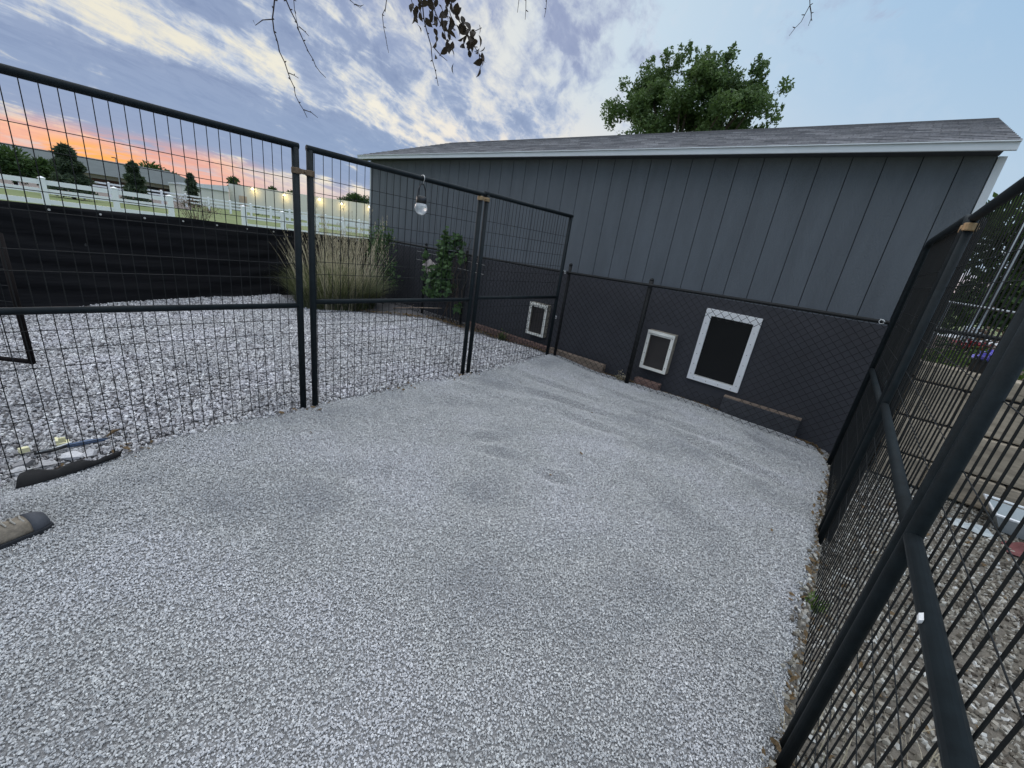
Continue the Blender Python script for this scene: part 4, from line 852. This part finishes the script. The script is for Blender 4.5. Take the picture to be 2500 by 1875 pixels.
# green roofed brick building
gb = empty('brick_building', pol(-82, 0, 105, 0), 'low brick building with a wide grey green shingle roof', 'building')
b = MB(); prism(b, -93, -75.6, 108, 108, -.2, 1.45 + 108 * math.tan(R(.15)), 1.45 + 108 * math.tan(R(.15)), 25); b.obj('wall', MT['redbrick'], gb)
b = MB(); prism(b, -93.2, -74.6, 107, 107.4, 1.45 + 108 * math.tan(R(.15)), 1.45 + 108 * math.tan(R(.52)), 1.45 + 108 * math.tan(R(.52)), 25); b.obj('eave_band', MT['beige'], gb)
def hip(az0, az1, d, e0, e1, dep, inset, label=None):
    p = pol(az0, e0, d); q = pol(az1, e0, d); n = (q - p).normalized(); m_ = Vector((-n.y, n.x, 0)); m_ = m_ if m_.dot(p) > 0 else -m_; h = d * (math.tan(R(e1)) * 1.12 - math.tan(R(e0)))
    r0 = p + n * inset + m_ * dep / 2 + Vector((0, 0, h)); r1 = q - n * inset + m_ * dep / 2 + Vector((0, 0, h)); b = MB(); b.add([p, q, q + m_ * dep, p + m_ * dep, r0, r1], [(0, 1, 5, 4), (2, 3, 4, 5), (1, 2, 5), (3, 0, 4), (0, 3, 2, 1)]); return b
hip(-93.5, -73.8, 106.5, .50, 1.80, 26, 7).obj('roof', MT['greenroof'], gb)
for a in (-81.2, -79.8, -78.2, -76.6):
    p = pol(a, 0, 107.6, 0); b = MB(); b.box((p.x - .1, p.y - .9, .6), (p.x + .6, p.y + .9, 1.7)); b.obj('window', MT['dark'], gb)
def conifer(az, el, d, wdeg, label, sd, n=1500):
    h = 1.45 + d * math.tan(R(el)) + .15; w = d * math.tan(R(wdeg)); c = pol(az, 0, d, -.15); t = empty('conifer', c, label, 'tree', 'conifers in the field'); r = np.random.default_rng(sd)
    k = r.uniform(0, 1, n) ** .8; a_ = r.uniform(0, 6.28, n); z = h * (.06 + .94 * k); rad = w * (1 - k) ** .5 * (.66 + .22 * np.sin(z * 7 + sd) + .16 * np.sin(a_ * 3 + z * 2))  * np.sqrt(r.uniform(.25, 1, n)) + .05; a = a_
    C_ = np.stack([c.x + rad * np.cos(a), c.y + rad * np.sin(a), c.z + z - rad * .12], -1); V1, F1 = leaves(C_, h * .15, sd, .32, .1); mesh_np('crown', V1, F1, LF['con'], t)
    b = MB(); b.tube([c, c + Vector((0, 0, h * .9))], [.12, .03], 7); b.obj('trunk', MT['bark'], t)
conifer(-85.35, 2.45, 48, 1.9, 'largest bushy conifer in the field at left', 41, 2600)
conifer(-81.0, 2.05, 52, 1.3, 'narrow conifer in front of the grey green roof', 42, 1800)
conifer(-76.6, 1.95, 70, .85, 'small conifer beside the low wing of the cream building', 43, 900)
for k, (a, e, d, w, lab) in enumerate(((-72.96, 2.30, 112, .55, 'treetop just above the step of the cream building roof'), (-69.3, 1.98, 112, .5, 'thin treetop above the cream roof between the first two lamps'), (-67.4, 1.95, 112, .45, 'treetop above the cream roof beside the second lamp'))):
    s = d * math.tan(R(w)); h = 1.45 + d * math.tan(R(e)); c = pol(a, 0, d, -.1)
    tree('distant_tree', tuple(c), lab, 'tree', [(0, 0, h - s * .4, s, s, s * .7, 260), (s * .5, 0, h - s * 1.3, s, s, s, 260), (-s * .6, 0, h - s * 1.4, s, s, s, 200)], .45, LF['dark'], 60 + k, h * .6, 3, 'distant treetops above the cream building', tr=.15)
for k, (a, e, w, lab) in enumerate(((-91.2, 2.2, 2.2, 'dark tree group at the left edge of the horizon'), (-88.7, 1.85, 1.4, 'dark green tree left of the largest conifer'), (-87.0, 1.25, .9, 'low dark tree touching the largest conifer'))):
    d = 60; s = d * math.tan(R(w)); h = 1.45 + d * math.tan(R(e)); c = pol(a, 0, d, -.1)
    tree('field_tree', tuple(c), lab, 'tree', [(0, 0, h * .62, s, s, h * .36, 1000), (s * .5, 0, h * .45, s * .8, s, h * .35, 600), (-s * .5, 0, h * .5, s * .8, s, h * .35, 600)], .38, LF['dark'], 70 + k, h * .5, 3, 'dark trees at the left of the horizon', tr=.15)
d = 104; c = pol(-60.6, 0, d, -.1)
tree('rounded_tree', tuple(c), 'rounded dark tree between the cream building and the shed', 'tree', [(0, 0, 5.6, 2.0, 2.0, 1.3, 900), (-1.8, -1.6, 4.6, 1.8, 1.8, 1.2, 600), (1.6, 1.6, 5.2, 2.0, 2.0, 1.4, 700), (0, 0, 3.4, 3, 2.8, 1.8, 500)], .5, LF['dark'], 80, 2, 5, tr=.15)
c = pol(-79.5, 0, 150, -.1); tree('distant_tree', tuple(c), 'rounded treetop rising over the grey green roof', 'tree', [(0, 0, 5.9, 3.2, 3.2, 1.9, 900), (0, 2.5, 5.2, 2.6, 2.6, 1.5, 500)], .7, LF['dark'], 81, 4, 4, tr=.3)
w = empty('twiggy_bush', pol(-76.6, 0, 27, -.1), 'reddish brown twiggy bush in the gap of the near fence', 'bush')
c = pol(-76.4, 0, 27, 0); V1, F1 = leaves(blobs([(c.x, c.y - .35, 1.02, .5, .75, .38, 420), (c.x, c.y + .5, .80, .5, .75, .4, 300), (c.x, c.y - .1, .4, .6, 1.0, .4, 260)], 15, .8), .085, 15, .3, .4); mesh_np('leaves', V1, F1, LF['brown'], w)
b = MB()
for k in range(26): a = random.uniform(-1, 1); b.tube([(c.x, c.y + a * .3, -.15), (c.x + random.gauss(0, .2), c.y + a * .7, .6), (c.x + random.gauss(0, .3), c.y + a * 1.1, random.uniform(.9, 1.4))], [.012, .008, .004], 4)
b.obj('twigs', MT['bark'], w)
lp = empty('light_pole', pol(-82.1, 0, 100, 0), 'thin parking lot light pole above the grey green roof', 'light pole')
c = pol(-82.1, 0, 100, 0); b = MB(); b.tube([c, c + Vector((0, 0, 5.25))], .07, 8); b.obj('mast', MT['silver'], lp); b = MB(); b.box((c.x - .15, c.y - .5, 5.2), (c.x + .15, c.y + .05, 5.32)); b.obj('lamp_head', MT['blackp'], lp)
w = empty('hedge', pol(-69, 0, 78, 0), 'low dark hedge along the foot of the cream building', 'hedge')
pts_ = [(pol(a, 0, 80, 0)) for a in np.arange(-71.2, -66.5, .35)]; V1, F1 = leaves(blobs([(p.x, p.y, .55, .5, .5, .65, 90) for p in pts_], 16, .8), .3, 16); mesh_np('foliage', V1, F1, LF['dark'], w)

# ================================================================ overhanging tree (trunk stands behind the camera)
TW = {"t1": [[-2.265, 0.905, 2.351], [-2.29, 0.911, 2.278], [-2.312, 0.908, 2.217], [-2.323, 0.916, 2.175], [-2.333, 0.94, 2.109], [-2.336, 0.974, 2.044], [-2.337, 1.0, 1.995], [-2.341, 1.022, 1.938], [-2.337, 1.042, 1.911], [-2.335, 1.058, 1.883]], "t1a": [[-2.313, 0.908, 2.213], [-2.331, 0.875, 2.2], [-2.348, 0.851, 2.174], [-2.346, 0.842, 2.189]], "t1b": [[-2.336, 0.977, 2.042], [-2.328, 0.998, 2.039], [-2.321, 1.016, 2.032]], "t1c": [[-2.337, 1.042, 1.913], [-2.323, 1.073, 1.909], [-2.313, 1.101, 1.893]], "t2": [[-2.432, 1.002, 2.41], [-2.444, 1.023, 2.355], [-2.447, 1.041, 2.327], [-2.448, 1.071, 2.288], [-2.452, 1.08, 2.264], [-2.453, 1.102, 2.23], [-2.454, 1.125, 2.194], [-2.452, 1.159, 2.146], [-2.44, 1.205, 2.111]], "t2b": [[-2.419, 1.046, 2.396], [-2.429, 1.051, 2.365], [-2.438, 1.057, 2.332], [-2.446, 1.07, 2.293]], "t2c": [[-2.448, 1.079, 2.278], [-2.44, 1.103, 2.267], [-2.436, 1.121, 2.254]], "t3": [[-2.469, 1.308, 2.542], [-2.466, 1.348, 2.501], [-2.456, 1.373, 2.49], [-2.444, 1.4, 2.484]], "t3b": [[-2.456, 1.372, 2.492], [-2.445, 1.393, 2.491], [-2.433, 1.407, 2.5]], "t4": [[-2.101, 1.336, 2.494], [-2.124, 1.344, 2.435], [-2.136, 1.347, 2.406], [-2.15, 1.34, 2.382], [-2.159, 1.354, 2.342], [-2.164, 1.372, 2.302], [-2.167, 1.382, 2.277], [-2.169, 1.393, 2.251]], "t5": [[-1.943, 1.385, 2.483], [-1.951, 1.423, 2.414], [-1.958, 1.438, 2.376], [-1.96, 1.466, 2.327], [-1.959, 1.49, 2.288], [-1.966, 1.508, 2.237], [-1.964, 1.53, 2.199], [-1.965, 1.555, 2.143]], "t5b": [[-1.952, 1.5, 2.286], [-1.936, 1.534, 2.262], [-1.918, 1.563, 2.248]], "lA": [[-2.016, 1.401, 2.448], [-2.017, 1.424, 2.413], [-2.013, 1.445, 2.388]], "lB": [[-1.797, 1.41, 2.465], [-1.791, 1.47, 2.388], [-1.775, 1.511, 2.353], [-1.746, 1.555, 2.334], [-1.711, 1.581, 2.357]], "lB2": [[-1.746, 1.555, 2.334], [-1.747, 1.579, 2.288], [-1.736, 1.603, 2.267], [-1.72, 1.633, 2.241]], "lB3": [[-1.736, 1.603, 2.267], [-1.738, 1.614, 2.242], [-1.74, 1.624, 2.216]], "lC": [[-1.996, 1.47, 2.52], [-1.994, 1.517, 2.457], [-1.985, 1.56, 2.407], [-1.98, 1.592, 2.365], [-1.98, 1.612, 2.327]], "t6": [[-1.689, 1.774, 2.586], [-1.696, 1.791, 2.549], [-1.709, 1.804, 2.507]], "t6b": [[-1.599, 1.731, 2.549], [-1.608, 1.745, 2.512], [-1.621, 1.77, 2.45]], "t6c": [[-1.646, 1.925, 2.645], [-1.652, 1.943, 2.606], [-1.668, 1.963, 2.547]], "t7": [[-0.614, 2.531, 2.726], [-0.605, 2.557, 2.677], [-0.6, 2.566, 2.66], [-0.612, 2.577, 2.631], [-0.62, 2.585, 2.609], [-0.639, 2.589, 2.59], [-0.657, 2.596, 2.564]], "t7b": [[-0.6, 2.566, 2.66], [-0.588, 2.581, 2.635], [-0.583, 2.59, 2.618], [-0.588, 2.599, 2.594]]}
ot = empty('overhanging_tree', (-3.6, -2.6, 0), 'overhanging tree whose bare twigs and dark leaves hang into the top of the view', 'tree')
b = MB(); limb = [(-3.6, -2.6, -.2), (-3.55, -2.5, 1.4), (-3.3, -2.2, 2.5), (-2.9, -1.2, 3.3), (-2.5, 0, 3.75), (-2.2, 1.2, 3.95), (-1.6, 2.2, 4.1), (-.8, 3.0, 4.1)]
b.tube(limb, [.17, .14, .11, .08, .06, .045, .03, .018], 12); b.obj('trunk', MT['bark'], ot, smooth=True)
LV = [Vector(p) for p in limb]
def nearest(p):
    best = None
    for a, c in zip(LV[3:-1], LV[4:]):
        t = max(0, min(1, (p - a).dot(c - a) / (c - a).length_squared)); q = a + (c - a) * t
        if best is None or (q - p).length < (best - p).length: best = q
    return best
rr = random.Random(3)
for n_, p_ in TW.items():
    p = [Vector(q) for q in p_]; main = n_ in ('t1', 't2', 't2b', 't3', 't4', 't5', 'lA', 'lB', 'lC', 't6', 't6b', 't6c', 't7')
    if main:
        top = nearest(p[0] + Vector((0, 0, 1.0))); mid = p[0].lerp(top, .5) + Vector((0, 0, .12)); p = [top, mid] + p
    w0 = .0036 if n_ in ('t1', 't2', 't5', 'lB', 'lC') else .0026
    q = []
    for a, c in zip(p[:-1], p[1:]):
        q.append(a)
        if (c - a).length > .05 and a.z < 2.7: q.append(a.lerp(c, .5) + Vector((rr.gauss(0, .003), rr.gauss(0, .003), rr.gauss(0, .003))))
    q.append(p[-1]); k = len(q); b = MB(); b.tube(q, [w0 * (1.5 if (i < 2 and main) else 1) * (1 - .62 * i / (k - 1)) for i in range(k)], 6)
    for i in range(3 if main else 1, k - 1):   # buds
        if rr.random() < .75:
            d = Vector((rr.gauss(0, 1), rr.gauss(0, 1), rr.gauss(0, .6))).normalized() * rr.uniform(.008, .018); b.tube([q[i], q[i] + d * .6, q[i] + d], [w0 * .7, w0 * .8, .0007], 5)
    b.obj('twig', MT['twig'], ot)
C_ = []
def along(n_, k, sp):
    p = [Vector(q) for q in TW[n_]]
    for _ in range(k): i = rr.randrange(len(p) - 1); C_.append(p[i].lerp(p[i + 1], rr.random()) + Vector((rr.gauss(0, sp), rr.gauss(0, sp), rr.gauss(0, sp) - .01)))
along('lA', 8, .020); along('lB', 34, .030); along('lC', 34, .032); along('lB2', 10, .016)
lb = [Vector(q) for q in TW['lB']]; lc = [Vector(q) for q in TW['lC']]
for _ in range(26): C_.append(lb[rr.randrange(3)].lerp(lc[rr.randrange(3)], rr.random()) + Vector((rr.gauss(0, .03), rr.gauss(0, .03), rr.gauss(0, .03))))
r = np.random.default_rng(9); C_ = np.array([tuple(c) for c in C_]); n = len(C_); dd = r.normal(0, 1, (n, 3)); dd[:, 2] = -np.abs(dd[:, 2]) * 1.2 - .5; dd /= np.linalg.norm(dd, axis=1)[:, None]
s_ = np.cross(dd, r.normal(0, 1, (n, 3))); s_ /= np.linalg.norm(s_, axis=1)[:, None]; nn = np.cross(dd, s_); sz = r.uniform(.028, .056, n)[:, None]
prof = [(0, 0), (.18, .20), (.42, .30), (.70, .22), (1.0, 0)]
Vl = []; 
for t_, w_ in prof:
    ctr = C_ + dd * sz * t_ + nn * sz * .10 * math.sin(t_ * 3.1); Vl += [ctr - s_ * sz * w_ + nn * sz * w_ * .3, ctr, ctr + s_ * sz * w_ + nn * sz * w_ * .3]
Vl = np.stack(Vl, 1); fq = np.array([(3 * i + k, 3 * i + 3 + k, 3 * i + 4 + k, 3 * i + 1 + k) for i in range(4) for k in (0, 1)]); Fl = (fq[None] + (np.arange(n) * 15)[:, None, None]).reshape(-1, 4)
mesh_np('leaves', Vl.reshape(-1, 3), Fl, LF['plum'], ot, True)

# ================================================================ person at the left edge
ps = Vector((-2.375, -.355, 0)); fd = Vector((-.38, .925, 0)).normalized(); sd_ = Vector((fd.y, -fd.x, 0))   # sd_ = the person's right
def PP(s, f, z): return ps + sd_ * s + fd * f + Vector((0, 0, z))
def skin_mesh(name, verts, edges, radii, mt, parent=None, lv=2, **tg):
    me = bpy.data.meshes.new(name); inv = PINV(parent) if parent else Matrix(); me.from_pydata([tuple(inv @ v) for v in verts], edges, []); o = bpy.data.objects.new(name, me); link(o, parent)
    m_ = o.modifiers.new('skin', 'SKIN'); m_.use_smooth_shade = True
    for i, r_ in enumerate(radii): me.skin_vertices[0].data[i].radius = r_ if isinstance(r_, tuple) else (r_, r_)
    me.skin_vertices[0].data[0].use_root = True; s = o.modifiers.new('sub', 'SUBSURF'); s.levels = s.render_levels = lv; me.materials.append(mt)
    if tg: tag(o, **tg)
    return o
V_ = [PP(0, 0, .95), PP(0, 0, 1.12), PP(0, .01, 1.32), PP(0, .01, 1.45), PP(0, .01, 1.53), PP(0, .025, 1.62), PP(0, .02, 1.72)]; E_ = [(0, 1), (1, 2), (2, 3), (3, 4), (4, 5), (5, 6)]; Rr = [.13, .12, .14, .09, .052, .078, .06]
FOOT = {1: 0., -1: -.17}
for s in (1, -1):
    k = len(V_); fo = FOOT[s]
    V_ += [PP(.09 * s, 0, .90), PP(.10 * s, .02, .50), PP(.105 * s, fo, .12), PP(.11 * s, fo + .02, .06)]; E_ += [(0, k), (k, k + 1), (k + 1, k + 2), (k + 2, k + 3)]; Rr += [.085, .058, .040, .035]
    k = len(V_); V_ += [PP(.17 * s, .01, 1.43), PP(.23 * s, -.01, 1.18), PP(.24 * s, .08, .95), PP(.24 * s, .11, .88)]; E_ += [(3, k), (k, k + 1), (k + 1, k + 2), (k + 2, k + 3)]; Rr += [.052, .042, .028, .026]
    h = k + 3
    for j in range(4):
        q = len(V_); o_ = (j - 1.5) * .017; V_ += [PP(.24 * s, .12 + o_, .845), PP(.24 * s - .006 * s, .135 + o_ * 1.05, .80 - (.008 if j in (1, 2) else 0)), PP(.24 * s - .018 * s, .142 + o_, .775)]; E_ += [(h, q), (q, q + 1), (q + 1, q + 2)]; Rr += [.010, .009, .007]
    q = len(V_); V_ += [PP(.225 * s, .155, .86), PP(.215 * s, .172, .83)]; E_ += [(h, q), (q, q + 1)]; Rr += [.011, .008]
person = skin_mesh('person', V_, E_, Rr, MT['skin'], None, 2, label='person in grey trousers and tan shoes standing at the left edge', cat='person')
hp = PP(0, .025, 1.64); b = MB(); b.lathe((0, 0, 0), [(.082, 0), (.088, .04), (.078, .09), (.045, .12), (.002, .13)], 18); b.v = [(hp.x + v[0] - fd.x * .012, hp.y + v[1] - fd.y * .012, hp.z + v[2]) for v in b.v]; b.obj('hair', MT['hair'], person, smooth=True)
skin_mesh('shirt', [PP(0, 0, .93), PP(0, 0, 1.12), PP(0, .01, 1.32), PP(0, .01, 1.455)] + [PP(.175 * s, .01, 1.435) for s in (1, -1)] + [PP(.225 * s, -.005, 1.24) for s in (1, -1)], [(0, 1), (1, 2), (2, 3), (3, 4), (3, 5), (4, 6), (5, 7)], [.15, .135, .155, .095, .062, .062, .058, .058], MT['shirt'], person)
skin_mesh('trousers', [PP(0, 0, 1.0), PP(0, 0, .93), PP(.09, 0, .88), PP(-.09, 0, .88), PP(.10, .02, .50), PP(-.10, .02, .50), PP(.105, -.01, .095), PP(-.105, -.18, .095)], [(0, 1), (1, 2), (1, 3), (2, 4), (3, 5), (4, 6), (5, 7)], [.13, .14, .10, .10, .082, .082, .068, .068], MT['trouser'], person)
for s, nm in ((1, ''), (-1, '')):
    prof = [(-.075, .036, .075), (-.04, .041, .085), (.02, .040, .088), (.08, .044, .075), (.14, .049, .060), (.180, .053, .060), (.212, .052, .055), (.238, .040, .042)]; n = 16
    def ringset(prof, z0, sc, zs, f0=0.):
        v = []
        for f, w, h in prof:
            for j in range(n):
                a = 2 * math.pi * j / n; v.append(PP(.105 * s + w * sc * math.cos(a), f + f0 + FOOT[s], z0 + max(math.sin(a), -.35) * h * zs + (.35 * h * zs)))
        return v
    def build(v, k): b = MB(); b.add(v, [(i * n + j, i * n + (j + 1) % n, (i + 1) * n + (j + 1) % n, (i + 1) * n + j) for i in range(k - 1) for j in range(n)] + [tuple(range(n))[::-1], tuple((k - 1) * n + j for j in range(n))]); return b
    up_ = build(ringset(prof[:6], .028, 1., .80), 6).obj('shoe', MT['shoe'], person, smooth=True)
    build(ringset(prof[5:], .024, 1.06, .88), 3).obj('toe_cap', MT['shoeg'], up_, smooth=True)
    b = MB(); v = []
    for z in (.0, .034):
        for f, w, h in prof: v.append(PP(.105 * s + w * 1.14, f * 1.03 + FOOT[s], z))
        for f, w, h in prof[::-1]: v.append(PP(.105 * s - w * 1.14, f * 1.03 + FOOT[s], z))
    m_ = len(prof) * 2; b.add(v, [tuple(range(m_))[::-1], tuple(range(m_, 2 * m_))] + [(i, (i + 1) % m_, m_ + (i + 1) % m_, m_ + i) for i in range(m_)]); b.obj('sole', MT['sole'], up_, bevel=.004)
    b = MB()
    for f in (.095, .12, .145, .17):
        g_ = f + FOOT[s]; zt_ = .1105 - (f - .09) * .20; b.tube([PP(.105 * s - .028, g_, zt_ - .012), PP(.105 * s - .012, g_ + .004, zt_ - .001), PP(.105 * s + .012, g_ - .004, zt_ - .001), PP(.105 * s + .028, g_, zt_ - .012)], .0032, 6)
    b.obj('laces', MT['lace'], up_)
# the right foot touches the ground where the view cuts it
# ================================================================ render
S.render.engine = 'CYCLES'
